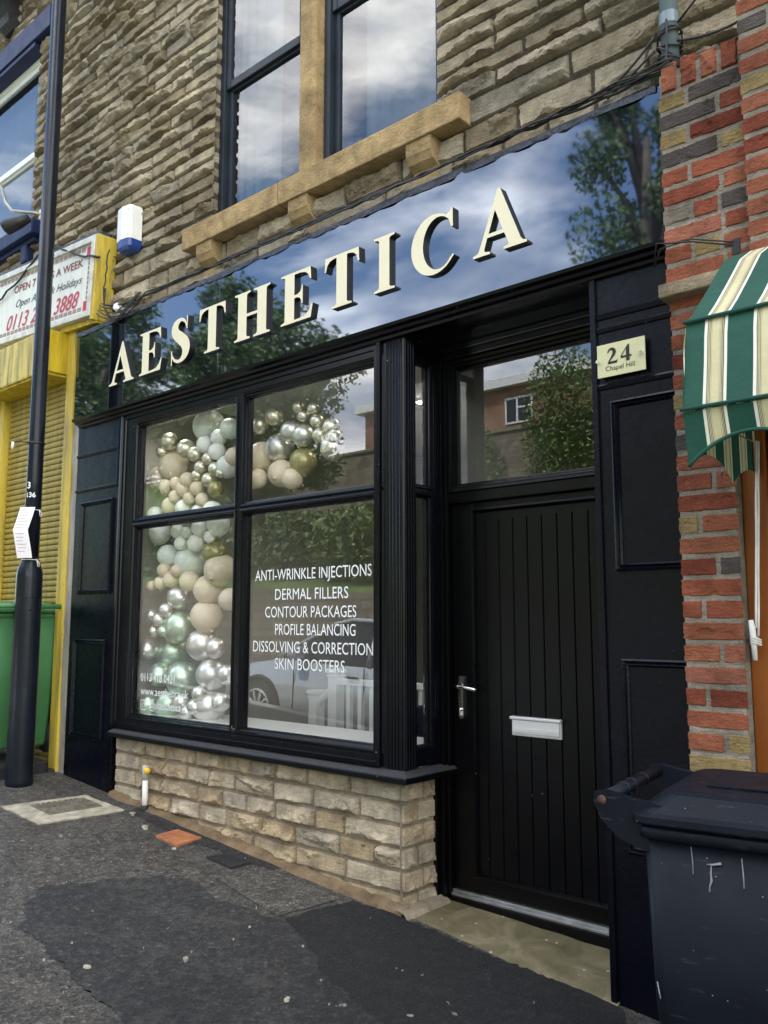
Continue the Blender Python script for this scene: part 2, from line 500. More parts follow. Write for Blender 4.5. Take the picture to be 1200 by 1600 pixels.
def asphalt_mat(name, base, worn, speck=0.5, dust=0.35):
    m, n, l, p = newmat(name)
    v = geopos(n)
    f = noise(n, l, v, 1.3, 8, 0.62, 0.4)
    col = ramp(n, l, f, [(0.32, base), (0.68, worn)])
    vo = n.new('ShaderNodeTexVoronoi'); vo.inputs['Scale'].default_value = 75; l.new(v, vo.inputs['Vector'])
    agg = ramp(n, l, vo.outputs['Color'], [(0.0, 0.2), (0.45, 0.7), (0.75, 1.4), (0.90, 2.4), (1.0, 4.0)])
    col = mixc(n, l, speck, col, agg, 'MULTIPLY')
    f4 = noise(n, l, v, 105, 4, 0.7)
    col = mixc(n, l, 0.85, col, ramp(n, l, f4, [(0.37, 0.2), (0.63, 2.3)]), 'MULTIPLY')
    f5 = noise(n, l, v, 22, 7, 0.75)
    col = mixc(n, l, 0.8, col, ramp(n, l, f5, [(0.36, 0.4), (0.64, 1.8)]), 'MULTIPLY')
    d = noise(n, l, v, 5.5, 9, 0.75)
    col = mixc(n, l, ramp(n, l, d, [(0.50, 0.0), (0.72, dust)]), col, (0.17, 0.155, 0.125))
    vm = n.new('ShaderNodeVectorMath'); vm.operation = 'ADD'
    nt2 = n.new('ShaderNodeTexNoise'); nt2.inputs['Scale'].default_value = 24; nt2.inputs['Detail'].default_value = 3; l.new(v, nt2.inputs['Vector'])
    vs2 = n.new('ShaderNodeVectorMath'); vs2.operation = 'SCALE'; vs2.inputs['Scale'].default_value = 0.09; l.new(nt2.outputs['Color'], vs2.inputs[0])
    l.new(v, vm.inputs[0]); l.new(vs2.outputs[0], vm.inputs[1])
    v2 = n.new('ShaderNodeTexVoronoi'); v2.inputs['Scale'].default_value = 6.5; l.new(vm.outputs[0], v2.inputs['Vector'])
    fl = ramp(n, l, v2.outputs['Distance'], [(0.04, 0.8), (0.075, 0.0)])
    gate = ramp(n, l, noise(n, l, v, 2.3, 3), [(0.50, 0.0), (0.56, 1.0)])
    k = n.new('ShaderNodeMath'); k.operation = 'MULTIPLY'; l.new(fl, k.inputs[0]); l.new(gate, k.inputs[1])
    col = mixc(n, l, k.outputs[0], col, (0.40, 0.37, 0.31))
    l.new(col, p.inputs['Base Color'])
    l.new(ramp(n, l, f4, [(0.3, 0.7), (0.7, 0.95)]), p.inputs['Roughness'])
    b0 = bump(n, l, None, vo.outputs['Distance'], 0.7, 0.010)
    b1 = bump(n, l, None, f4, 0.9, 0.012, b0)
    bump(n, l, p, f5, 0.5, 0.03, b1)
    return m
M['asphalt'] = asphalt_mat('old_asphalt', (0.032, 0.030, 0.026), (0.070, 0.064, 0.054))
M['fresh'] = asphalt_mat('dark_asphalt_patch', (0.009, 0.009, 0.0092), (0.026, 0.025, 0.024), 0.6, 0.22)
M['black_asphalt'] = asphalt_mat('fresh_black_asphalt', (0.004, 0.004, 0.0045), (0.009, 0.009, 0.0095), 0.6, 0.04)
M['greypatch'] = asphalt_mat('pale_asphalt_patch', (0.055, 0.050, 0.042), (0.088, 0.082, 0.068), 0.5, 0.3)
M['brownpatch'] = asphalt_mat('brown_asphalt', (0.032, 0.028, 0.0235), (0.068, 0.060, 0.050), 0.7, 0.5)
M['road'] = asphalt_mat('road_asphalt', (0.06, 0.06, 0.06), (0.10, 0.10, 0.097))
M['concrete'] = simple('pale_concrete', (0.33, 0.30, 0.225), 0.9, var=0.4, vs=14, bs=0.5, bscale=120)
M['kerb'] = simple('grey_kerb_stone', (0.30, 0.29, 0.27), 0.9, var=0.25, vs=9, bs=0.4, bscale=120)

def step_mat():
    m, n, l, p = newmat('worn_stone_step')
    v = geopos(n)
    f = noise(n, l, v, 7, 8, 0.65, 0.8)
    col = ramp(n, l, f, [(0.28, (0.085, 0.072, 0.036)), (0.5, (0.165, 0.14, 0.075)), (0.72, (0.28, 0.24, 0.15))])
    vo = n.new('ShaderNodeTexVoronoi'); vo.inputs['Scale'].default_value = 13; l.new(v, vo.inputs['Vector'])
    col = mixc(n, l, ramp(n, l, vo.outputs['Distance'], [(0.06, 0.8), (0.10, 0.0)]), col, (0.55, 0.52, 0.42))
    l.new(col, p.inputs['Base Color'])
    p.inputs['Roughness'].default_value = 0.6
    bump(n, l, p, noise(n, l, v, 45, 6, 0.7), 0.4, 0.008)
    return m
M['step'] = step_mat()

def leaf_mat(name, dark, light):
    m, n, l, p = newmat(name)
    at = n.new('ShaderNodeAttribute'); at.attribute_name = 'tint'
    l.new(ramp(n, l, at.outputs['Fac'], [(0, dark), (1, light)]), p.inputs['Base Color'])
    p.inputs['Roughness'].default_value = 0.55
    p.inputs['Subsurface Weight'].default_value = 0.0
    p.inputs['Transmission Weight'].default_value = 0.0
    return m
M['leaf'] = leaf_mat('green_leaves', (0.030, 0.065, 0.014), (0.13, 0.20, 0.05))
M['leaf2'] = leaf_mat('pale_green_leaves', (0.05, 0.10, 0.02), (0.19, 0.27, 0.07))
M['bark'] = simple('grey_brown_bark', (0.10, 0.08, 0.06), 0.9, bs=0.7, bscale=25, bdist=0.02, var=0.3)
M['grass'] = simple('rough_grass', (0.09, 0.14, 0.035), 0.9, var=0.5, vs=1.5, bs=0.8, bscale=12, bdist=0.1)

def wallpattern(name, c1, c2, mort, sx, sz):
    m, n, l, p = newmat(name)
    v = geopos(n)
    sep = n.new('ShaderNodeSeparateXYZ'); l.new(v, sep.inputs[0])
    cmb = n.new('ShaderNodeCombineXYZ')
    ad = n.new('ShaderNodeMath'); ad.operation = 'ADD'; l.new(sep.outputs[0], ad.inputs[0]); l.new(sep.outputs[1], ad.inputs[1])
    l.new(ad.outputs[0], cmb.inputs[0]); l.new(sep.outputs[2], cmb.inputs[1])
    b = n.new('ShaderNodeTexBrick'); l.new(cmb.outputs[0], b.inputs['Vector'])
    b.inputs['Color1'].default_value = (*c1, 1); b.inputs['Color2'].default_value = (*c2, 1); b.inputs['Mortar'].default_value = (*mort, 1)
    b.inputs['Scale'].default_value = 1; b.inputs['Brick Width'].default_value = sx; b.inputs['Row Height'].default_value = sz
    b.inputs['Mortar Size'].default_value = sz*0.08
    f = noise(n, l, v, 1.2, 8, 0.6)
    col = mixc(n, l, 0.7, b.outputs['Color'], ramp(n, l, f, [(0.3, 0.5), (0.7, 1.3)]), 'MULTIPLY')
    l.new(col, p.inputs['Base Color']); p.inputs['Roughness'].default_value = 0.9
    bump(n, l, p, b.outputs['Fac'], -0.5, 0.02)
    return m
M['retain'] = wallpattern('retaining_wall_stone', (0.26, 0.22, 0.16), (0.17, 0.14, 0.10), (0.10, 0.09, 0.07), 0.5, 0.22)
M['housebrick'] = wallpattern('house_brick', (0.33, 0.15, 0.08), (0.27, 0.12, 0.07), (0.30, 0.25, 0.20), 0.225, 0.075)
M['carpaint'] = simple('pale_silver_car_paint', (0.60, 0.63, 0.65), 0.25, 0.3, var=0.02, coat=0.6)
M['carglass'] = simple('dark_car_glass', (0.015, 0.018, 0.02), 0.05, var=0.05)
M['headlamp'] = simple('clear_headlamp', (0.7, 0.72, 0.75), 0.1, 0.5)

# ------------------------------------------------------------------ numpy noise for rock faces
rng = np.random.default_rng(11)
_P = rng.random((64, 64, 64)).astype(np.float32)

def vnoise(x, y, z):
    xi = np.floor(x).astype(int); yi = np.floor(y).astype(int); zi = np.floor(z).astype(int)
    fx = x - xi; fy = y - yi; fz = z - zi
    fx = fx*fx*(3-2*fx); fy = fy*fy*(3-2*fy); fz = fz*fz*(3-2*fz)
    def g(a, b, c): return _P[(xi+a) % 64, (yi+b) % 64, (zi+c) % 64]
    x00 = g(0,0,0)*(1-fx)+g(1,0,0)*fx; x10 = g(0,1,0)*(1-fx)+g(1,1,0)*fx
    x01 = g(0,0,1)*(1-fx)+g(1,0,1)*fx; x11 = g(0,1,1)*(1-fx)+g(1,1,1)*fx
    return ((x00*(1-fy)+x10*fy)*(1-fz) + (x01*(1-fy)+x11*fy)*fz) - 0.5

def rock_stone(mb, u0, u1, z0, z1, mapf, depth, res, cl=None, cr=None, rough=1.0, facets=6, edge=0.02, tint=None, ej=0.005, mback=0.016, smooth=None, flipf=0.25):
    L, H = u1-u0, z1-z0
    nu = max(5, int(L/res)+1); nz = max(5, int(H/res)+1)
    us = np.linspace(u0, u1, nu); zs = np.linspace(z0, z1, nz)
    U, Z = np.meshgrid(us, zs)
    sd_ = rng.random()*50
    ju = vnoise(U*9+sd_, Z*14, Z*0+sd_)*ej*1.2; jz = vnoise(U*11, Z*9+sd_, Z*0+3.3+sd_)*ej*1.2
    BIG = 1e3
    du = np.minimum((U-u0) if cl is None else np.full_like(U, BIG), (u1-U) if cr is None else np.full_like(U, BIG))
    dz = np.minimum(Z-z0, z1-Z)
    e = np.minimum(du, dz)
    ep = np.clip(e/edge, 0, 1)**(0.35 if smooth is not None else 0.4)
    uc, zc = (u0+u1)/2, (z0+z1)/2
    V = np.clip((Z-z0)/H, 0, 1)
    if smooth is not None:
        h = depth*(1.0 + 0.10*vnoise(U*20+sd_, Z*30, Z*0+2.2) + 0.10*vnoise(U*60+sd_, Z*70, Z*0+4.2))
        chip = vnoise(U*26+sd_*3, Z*26, Z*0+8.1)
        h = np.where(chip > 0.27, h*0.55, h)
    else:
        flip = rng.random() < flipf
        Vv = 1-V if flip else V
        r_ = np.clip(0.27 + 0.30*vnoise(U*12+sd_, Z*0, Z*0+1.3) + 0.24*vnoise(U*45+sd_, Z*9, Z*0+6.3) + 0.14*(rng.random()-0.5), 0.10, 0.55)
        up = np.clip((1-Vv)/(1-r_), 0, 1)**0.75
        dn = np.clip(Vv/r_, 0, 1)**1.3
        shape = np.where(Vv > r_, up, dn)
        bow = 0.75+0.40*rng.random() + 0.22*vnoise(U*8+sd_, Z*0, Z*0+4.4)
        h = depth*(0.36 + 0.66*shape*bow)
        for i in range(facets):
            c = depth*(0.80+0.45*rng.random())
            a = (rng.random()-0.5)*2.4*depth/max(L*0.5, 0.06); b = -rng.random()*0.9*depth/(H*0.5)*(-1 if flip else 1)
            pu = uc+(rng.random()-0.5)*L; pz = zc+(rng.random()-0.5)*H*0.4
            h = np.minimum(h, c + a*(U-pu) + b*(Z-pz) + 0.006*vnoise(U*25+i*7+sd_, Z*40, Z*0+i))
        h = h + rough*depth*(0.16*vnoise(U*14+sd_, Z*70+U*9, Z*0+7.7) + 0.30*vnoise(U*48+sd_, Z*60, Z*0+2.2) + 0.16*vnoise(U*95+sd_, Z*95, Z*0+3.2))
        h = np.clip(h, depth*0.30, depth*1.4)
    Hh = ep*h - (1-ep)*mback
    jit_in = np.clip(e/(res*0.8), 0, 1)*res*0.32
    U = U + (rng.random(U.shape)-0.5)*2*jit_in; Z = Z + (rng.random(U.shape)-0.5)*2*jit_in*0.8
    for side, hc in ((0, cl), (1, cr)):
        if hc is None: continue
        d = (U-u0) if side == 0 else (u1-U)
        w = np.clip(1-d/0.05, 0, 1)**1.2
        ezz = np.clip(dz/edge, 0, 1)**0.55
        hcv = hc*ezz - (1-ezz)*0.004
        Hh = Hh*(1-w) + hcv*w
        col = 0 if side == 0 else -1
        U[:, col] += (-1 if side == 0 else 1)*Hh[:, col]
        ju[:, col] = 0
    U = U+ju*np.clip(e/0.01, 0.6, 1); Z = Z+jz
    vs = [mapf(a, b, c) for a, b, c in zip(U.ravel(), Z.ravel(), Hh.ravel())]
    fs = [(j*nu+i, j*nu+i+1, (j+1)*nu+i+1, (j+1)*nu+i) for j in range(nz-1) for i in range(nu-1)]
    mb.smooth = bool(smooth)
    mb.add(vs, fs, rng.random() if tint is None else tint)
    mb.smooth = False

def courses(keys, h, jit=0.12):
    zs = [keys[0]]
    for a, b in zip(keys[:-1], keys[1:]):
        n = max(1, round((b-a)/h))
        hs = np.array([1+(rng.random()-0.5)*2*jit for _ in range(n)]); hs *= (b-a)/hs.sum()
        for q in hs: zs.append(zs[-1]+q)
    return zs

def rock_wall(mb, u0, u1, zs, mapf, depth, lens, joint=0.010, res=0.014, holes=(), cl=None, cr=None, rough=1.0, edge=0.02, hole_corner=None, resf=None, basef=None, mh=0.0):
    for k in range(len(zs)-1):
        za, zb = zs[k], zs[k+1]
        zm = (za+zb)/2
        iv = [(u0, u1, cl, cr)]
        for ha, hb, hz0, hz1 in holes:
            if hz0 < zm < hz1:
                nv = []
                for a, b, l_, r_ in iv:
                    if hb <= a or ha >= b: nv.append((a, b, l_, r_)); continue
                    if ha > a: nv.append((a, ha, l_, hole_corner))
                    if hb < b: nv.append((hb, b, hole_corner, r_))
                iv = nv
        for a, b, l_, r_ in iv:
            # stones
            cuts = [a]
            while True:
                q = cuts[-1] + lens[0] + rng.random()*(lens[1]-lens[0])
                if q > b - lens[0]*0.55: break
                cuts.append(q)
            cuts.append(b)
            for i in range(len(cuts)-1):
                first, last = i == 0, i == len(cuts)-2
                ua = cuts[i] + (joint/2 if not (first and l_ is not None) else 0)
                ub = cuts[i+1] - (joint/2 if not (last and r_ is not None) else 0)
                zl = za + joint/2
                if basef is not None:
                    zl = max(zl, basef((ua+ub)/2)-0.05)
                    if zl > zb-0.03: continue
                rs = res if resf is None else resf((ua+ub)/2, zm)
                rock_stone(mb, ua, ub, zl, zb-joint/2, mapf, depth, rs, l_ if first else None, r_ if last else None, rough, edge=edge)
            mb.mi = 1
            mb.add([mapf(a, za, mh), mapf(b, za, mh), mapf(b, zb, mh), mapf(a, zb, mh)], [(0,1,2,3)], 0.5)
            mb.mi = 0

# ------------------------------------------------------------------ ground
def gz(x, y):
    return -0.014 - 0.0857*x + 0.03*y

def roadz(x):
    return -0.24 - 0.0475*x if x < 0 else -0.24 - 0.0857*x

def roadz_c(x): return roadz(max(-45, min(30, x)))

def gzn(x, y):
    return gz(x, y) + 0.0022*math.sin(x*3.1+y*1.7) * math.cos(y*2.3-x*0.8)

# hillside terrain (one sheet to the horizon)
def terrain(x, y):
    b = roadz_c(x)
    if y > 0.2:
        return b - 0.6 - min(y, 60)*0.02
    if y > -3.4: return gz(max(-45, min(30, x)), max(y, -3.4)) - 0.5
    if y > -11.2: return b - 0.12
    t = (-11.2 - y)
    base = b + 1.8 + 0.012*x*0
    if t < 15.5: return base + 0.22*t
    return base + 3.4 + 3.2*min(1, (t-15.5)/1.5) + 0.01*min(t, 80)
xs = sorted(set([-400, -250, -150, -100, -70] + list(range(-50, 36, 5)) + [60, 100, 200, 400]))
ys = [-400, -250, -140, -80, -60, -45, -38, -32, -29, -28.2, -26.7, -24, -20, -16, -13, -11.25, -11.15, -9, -6, -3.45, -3.35, -1, 0.15, 0.25, 5, 15, 40, 80, 150, 400]
mb = MB(); mb.smooth = True
mb.grid(xs, ys, lambda x, y: (x, y, terrain(x, y)))
tag(obj('terrain', mb, M['grass']), kind='structure')

mb = MB()
mb.smooth = True
mb.grid(list(np.arange(-12, 4.01, 0.2)), list(np.arange(-3.4, -0.1, 0.2)) + [0.0], lambda x, y: (x, y, gzn(x, y)))
pv = tag(obj('pavement', mb, M['asphalt']), kind='structure')
mb = MB()
mb.grid(list(range(-45, 31, 3)), [-11.0, -9.5, -7.3, -5.5, -3.6], lambda x, y: (x, y, roadz(x) - 0.006*(y+7.3)**2*0.5))
tag(obj('road', mb, M['road']), kind='structure')
mb = MB()
for i in range(-12, 4):
    x0, x1 = i+0.004, i+0.996
    vs = []
    for x in (x0, x1):
        zt = gz(x, -3.4)+0.004
        vs += [(x, -3.6, roadz(x)-0.1), (x, -3.4, roadz(x)-0.1), (x, -3.4, zt), (x, -3.6, zt-0.01)]
    mb.add(vs, [(0,1,2,3),(4,7,6,5),(0,4,5,1),(1,5,6,2),(2,6,7,3),(3,7,4,0)])
tag(obj('kerb', mb, M['kerb']), kind='structure')
mb = MB()
mb.grid(list(range(-45, 31, 3)), [-11.15, -11.0, -10.98, -9.9, -9.85], lambda x, y: (x, y, roadz(x)+(0.06 if y < -9.86 else -0.12)))
tag(obj('far_pavement', mb, M['greypatch']), kind='structure')

def ragged(poly, step=0.014, amp=0.02, seed=1):
    out = []
    for i in range(len(poly)):
        a = Vector(poly[i]); b = Vector(poly[(i+1) % len(poly)])
        n = max(1, int((b-a).length/step))
        nrm = Vector((-(b-a).y, (b-a).x)).normalized()
        for k in range(n):
            q = a.lerp(b, k/n)
            nn = float(vnoise(np.array([q.x*5.]), np.array([q.y*5.]), np.array([seed*1.7]))[0])*2.2 + float(vnoise(np.array([q.x*19.]), np.array([q.y*19.]), np.array([seed*1.1]))[0])*1.0 + float(vnoise(np.array([q.x*70.]), np.array([q.y*70.]), np.array([seed*2.1]))[0])*1.1
            q = q + nrm*nn*amp*min(1, 6*k/n, 6*(n-k)/n)
            out.append(q)
    return out

def patch(name, poly, lift, mat, amp=0.02, seed=1, kind='structure'):
    pts = ragged(poly, 0.014, amp, seed)
    bm = bmesh.new()
    vs = [bm.verts.new((p.x, p.y, 0)) for p in pts]
    bm.faces.new(vs)
    bmesh.ops.triangulate(bm, faces=bm.faces[:])
    bmesh.ops.subdivide_edges(bm, edges=[e for e in bm.edges if e.calc_length() > 0.3], cuts=2)
    bmesh.ops.triangulate(bm, faces=bm.faces[:])
    for v in bm.verts: v.co.z = gzn(v.co.x, v.co.y) + lift
    bmesh.ops.recalc_face_normals(bm, faces=bm.faces[:])
    m = MB(); m.smooth = True
    m.addbm(bm)
    o = obj(name, m, mat)
    if o.data.polygons[0].normal.z < 0: o.data.flip_normals()
    return tag(o, kind=kind)

patch('brown_pavement_strip', [(-4.4, -3.3), (-1.0, -3.3), (-2.4, -1.62), (-2.68, -1.355), (-3.58, -1.357), (-3.95, -1.36), (-4.6, -1.9)], 0.0018, M['brownpatch'], 0.012, 2)
patch('dark_pavement_patch', [(-3.93, -1.02), (-3.60, -1.28), (-2.70, -1.34), (-2.35, -1.6), (-1.2, -2.2), (-0.6, -1.3), (-1.5, -0.2), (-2.45, -0.36), (-2.96, -0.44), (-3.28, -0.52), (-3.55, -0.46), (-3.72, -0.60)], 0.0032, M['fresh'], 0.03, 3)
patch('black_pavement_patch', [(-2.93, -0.42), (-2.86, -0.06), (-2.70, -0.03), (-1.55, -0.03), (-1.45, -0.35), (-1.5, -0.62), (-2.1, -0.72), (-2.5, -0.62)], 0.0052, M['black_asphalt'], 0.022, 4)
patch('pale_pavement_patch', [(-3.50, -0.35), (-3.46, -0.10), (-2.92, -0.09), (-2.96, -0.43)], 0.0044, M['greypatch'], 0.012, 5)
patch('black_edge_strip', [(-4.66, -0.10), (-4.3, -0.16), (-3.62, -0.12), (-3.42, -0.10), (-3.38, -0.01), (-4.7, 0.0)], 0.0028, M['fresh'], 0.02, 6)
patch('pavement_centre_patch', [(-4.86, -0.62), (-4.35, -0.34), (-3.50, -0.30), (-3.42, -0.46), (-3.75, -0.62), (-3.95, -1.0), (-4.5, -0.95)], 0.0022, M['brownpatch'], 0.03, 8)

mb = MB()
rd = random.Random(21)
for (dx_, dy_, sz_) in [(-2.20, -0.90, .016), (-2.05, -0.62, .013), (-2.42, -0.86, .02), (-1.95, -0.50, .012), (-3.95, -0.28, .014), (-4.35, -0.20, .02), (-4.31, -0.22, .014), (-4.60, -0.12, .02), (-4.57, -0.14, .016), (-4.50, -0.62, .014), (-3.10, -1.25, .016), (-2.9, -0.95, .02)] + [(rd.uniform(-4.8, -1.7), rd.uniform(-1.5, -0.08), rd.uniform(.002, .0055)) for _ in range(46)]:
    k_ = rd.randint(4, 7); el = rd.uniform(0.35, 1.0); ro_ = rd.uniform(0, 6)
    pts_ = []
    for i in range(k_):
        a_ = 2*math.pi*i/k_; r_ = sz_*rd.uniform(0.6, 1.2)
        px_, py_ = r_*math.cos(a_), r_*el*math.sin(a_)
        pts_.append((dx_+px_*math.cos(ro_)-py_*math.sin(ro_), dy_+px_*math.sin(ro_)+py_*math.cos(ro_)))
    zz_ = gzn(dx_, dy_)+0.0065
    n_ = len(pts_)
    mb.add([(x, y, zz_+0.003) for x, y in pts_]+[(dx_+(x-dx_)*1.2, dy_+(y-dy_)*1.2, zz_-0.006) for x, y in pts_], [tuple(range(n_))]+[(i, n_+i, n_+(i+1) % n_, (i+1) % n_) for i in range(n_)])
tag(obj('stone_chips', mb, simple('pale_stone_chips', (0.30, 0.275, 0.22), 0.9, var=0.6, vs=9)), kind='stuff')

def flatquad(mb, pts, lift, th=0.004):
    vs = [(x, y, gzn(x, y)+lift) for x, y in pts] + [(x, y, gzn(x, y)+lift-th-0.02) for x, y in pts]
    n = len(pts)
    mb.add(vs, [tuple(range(n))] + [(i, n+i, n+(i+1) % n, (i+1) % n) for i in range(n)])

# manhole with pale concrete surround
t = thing('manhole_cover', (-5.0, -0.38, gz(-5.0, -0.38)), 'worn ribbed metal manhole cover in a pale concrete surround beside the lamp post', 'manhole cover')
mb = MB()
O = [(-5.20, -0.63), (-4.75, -0.62), (-4.68, -0.13), (-5.10, -0.14)]
patch_pts = ragged(O, 0.03, 0.008, 9)
flatquad(mb, [(p.x, p.y) for p in patch_pts], 0.008)
fixnormals(obj('concrete_surround', mb, M['concrete'], t))
mb = MB()
I = [(-5.10, -0.50), (-4.86, -0.50), (-4.82, -0.19), (-5.04, -0.19)]
flatquad(mb, I, 0.013)
for k in range(9):                                   # raised chevron ribs
    for side in (0, 1):
        a = 0.04+0.92*k/9
        def P(u, v):
            p = Vector(I[0]).lerp(Vector(I[1]), u); q = Vector(I[3]).lerp(Vector(I[2]), u)
            return p.lerp(q, v)
        u0, u1 = (0.04, 0.48) if side == 0 else (0.52, 0.96)
        d = 0.10 if side == 0 else -0.10
        c = [P(u0, min(0.97, max(.03, a-d/2))), P(u1, min(0.97, max(.03, a+d/2))), P(u1, min(0.97, max(.03, a+0.045+d/2))), P(u0, min(0.97, max(.03, a+0.045-d/2)))]
        flatquad(mb, [(p.x, p.y) for p in c], 0.019)
fixnormals(obj('lid', mb, M['iron'], t))

t = thing('inspection_cover', (-4.05, -0.17, gz(-4.05, -0.17)), 'small rust orange ribbed cover set in the asphalt', 'cover')
mb = MB()
Q = [(-4.17, -0.25), (-3.97, -0.25), (-3.99, -0.08), (-4.18, -0.10)]
flatquad(mb, Q, 0.011)
for k in range(8):
    a0, a1 = 0.08+0.105*k, 0.08+0.105*k+0.05
    A = [Vector(Q[0]).lerp(Vector(Q[1]), a) for a in (a0, a1)]; B = [Vector(Q[3]).lerp(Vector(Q[2]), a) for a in (a0, a1)]
    c = [A[0].lerp(B[0], .07), A[1].lerp(B[1], .07), A[1].lerp(B[1], .93), A[0].lerp(B[0], .93)]
    flatquad(mb, [(p.x, p.y) for p in c], 0.014)
fixnormals(obj('ribbed_plate', mb, M['terracotta'], t))
t = thing('inspection_cover', (-3.62, -0.17, gz(-3.62, -0.17)), 'small black ribbed cover set in the asphalt in front of the stone wall', 'cover')
mb = MB()
Q = [(-3.74, -0.23), (-3.54, -0.23), (-3.53, -0.11), (-3.70, -0.11)]
flatquad(mb, Q, 0.012)
for k in range(7):
    a0, a1 = 0.08+0.12*k, 0.08+0.12*k+0.06
    A = [Vector(Q[0]).lerp(Vector(Q[1]), a) for a in (a0, a1)]; B = [Vector(Q[3]).lerp(Vector(Q[2]), a) for a in (a0, a1)]
    c = [A[0].lerp(B[0], .07), A[1].lerp(B[1], .07), A[1].lerp(B[1], .93), A[0].lerp(B[0], .93)]
    flatquad(mb, [(p.x, p.y) for p in c], 0.015)
fixnormals(obj('ribbed_plate', mb, M['darkiron'], t))

# ------------------------------------------------------------------ stone building (upper storey)
YW = 0.085                     # mortar plane of the upper wall
bld = thing('stone_building', (-4.2, 1.5, 0.2), 'terraced building of rough coursed sandstone with two tall sash windows above the black shopfront', 'building')
upmap = lambda u, z, h: (u, YW-h, z)
WIN = [(-4.25, -3.43), (-3.285, -2.425)]
ZS, ZT = 3.965, 7.0
FW = (-8.3, -6.72, 4.72, 6.40)
keys = [3.44, 3.70, 3.83, ZS, 4.62, 6.40, 6.62, 7.3]
mb = MB()
def resf(u, z):
    if z > 6.3: return 0.03
    if u < -5.2: return 0.0145
    return 0.0098
holes = [(WIN[0][0], WIN[1][1], ZS, 9), (-8.4, -6.72, 4.62, 6.40), (-4.46, -2.235, 3.83, ZS)]
rock_wall(mb, -9.2, 0.6, courses(keys, 0.095, 0.08), upmap, 0.050, (0.22, 0.55), 0.011, holes=holes, resf=resf, edge=0.009, hole_corner=0.014, rough=1.0)
# left reveal of the sash window
rmap = lambda u, z, h: (WIN[0][0]+h-0.002, u, z)
rock_wall(mb, YW-0.012, YW+0.115, courses([ZS, 5.0, 6.0, 7.0], 0.104), rmap, 0.012, (0.3, 0.4), 0.010, res=0.015, cl=0.0, rough=0.8)
rmap2 = lambda u, z, h: (-6.72-h, u, z)
obj('stone_wall', mb, [M['stone'], M['mortar']], bld)
mb = MB()
mb.box(-9.2, -8.42, YW+0.002, 0.4, 3.0, 7.3); mb.box(-6.70, WIN[0][0]-0.005, YW+0.002, 0.4, 3.0, 7.3); mb.box(WIN[1][1]+0.005, 0.6, YW+0.002, 0.4, 2.95, 7.3)
mb.box(-8.42, -6.70, YW+0.002, 0.4, 3.65, 4.6); mb.box(-8.42, -6.70, YW+0.002, 0.4, 6.41, 7.3); mb.box(WIN[0][0]-.005, WIN[1][1]+.005, YW+0.002, 0.4, 2.95, ZS-0.03)
mb.box(WIN[0][0]-.005, WIN[1][1]+.005, YW+0.05, 0.4, 7.0, 7.3)
mb.box(-9.2, 0.6, 0.41, 5.0, 7.05, 7.2)
obj('backing_wall', mb, M['mortar'], bld)
# roof slope and gutter above the frame
mb = MB()
mb.add([(-9.3, -0.12, 7.3), (0.7, -0.12, 7.3), (0.7, 5.2, 10.2), (-9.3, 5.2, 10.2)], [(0,1,2,3)])
mb.box(-9.3, 0.7, -0.14, -0.02, 7.3, 7.4, .01)
obj('roof', mb, simple('grey_slate', (0.09, 0.09, 0.10), 0.6, var=0.3, vs=8), bld)
mb = MB()
mb.box(-9.2, 0.6, 5.0, 5.2, 0, 10.0); mb.box(-9.3, -9.2, 0.4, 5.2, 0, 7.3); mb.box(0.6, 0.7, 0.4, 5.2, 0, 7.3)
mb.box(-9.2, 0.6, 0.45, 5.0, 3.35, 3.45)
mb.box(-9.2, -5.72, 0.38, 0.5, 0.2, 3.3); mb.box(-5.78, -5.66, 0.3, 5.0, 0.2, 3.4)
obj('rear_wall', mb, M['inwall'], bld)
# dressed sill in two lengths, corbels, mullion
for a, b in ((-4.445, -3.53), (-3.525, -2.245)):
    mb = MB()
    mb.box(a, b, -0.012, 0.22, 3.835, 3.972, 0.008)
    obj('window_sill', mb, M['ashlar'], bld)
for c in (-4.225, -3.37, -2.505):
    mb = MB()
    w = 0.078
    prof = [(0.09, 3.64), (0.075, 3.64), (0.06, 3.70), (0.02, 3.725), (0.0, 3.765), (0.0, 3.833), (0.09, 3.833)]
    mb.prism([(y, z) for y, z in prof][::-1], c-w, c+w, lambda p, q, w_: (w_, p, q))
    mb.box(c-w-0.002, c+w+0.002, 0.072, 0.12, 3.56, 3.645)
    fixnormals(obj('corbel', mb, M['ashlar'], bld))
mb = MB()
pr = [(-3.43, 0.19), (-3.43, 0.062), (-3.42, 0.052), (-3.325, 0.052), (-3.302, 0.072), (-3.285, 0.20)]
mb.prism(pr, ZS, 7.0, lambda p, q, w_: (p, q, w_))
fixnormals(obj('mullion', mb, M['ashlar'], bld))
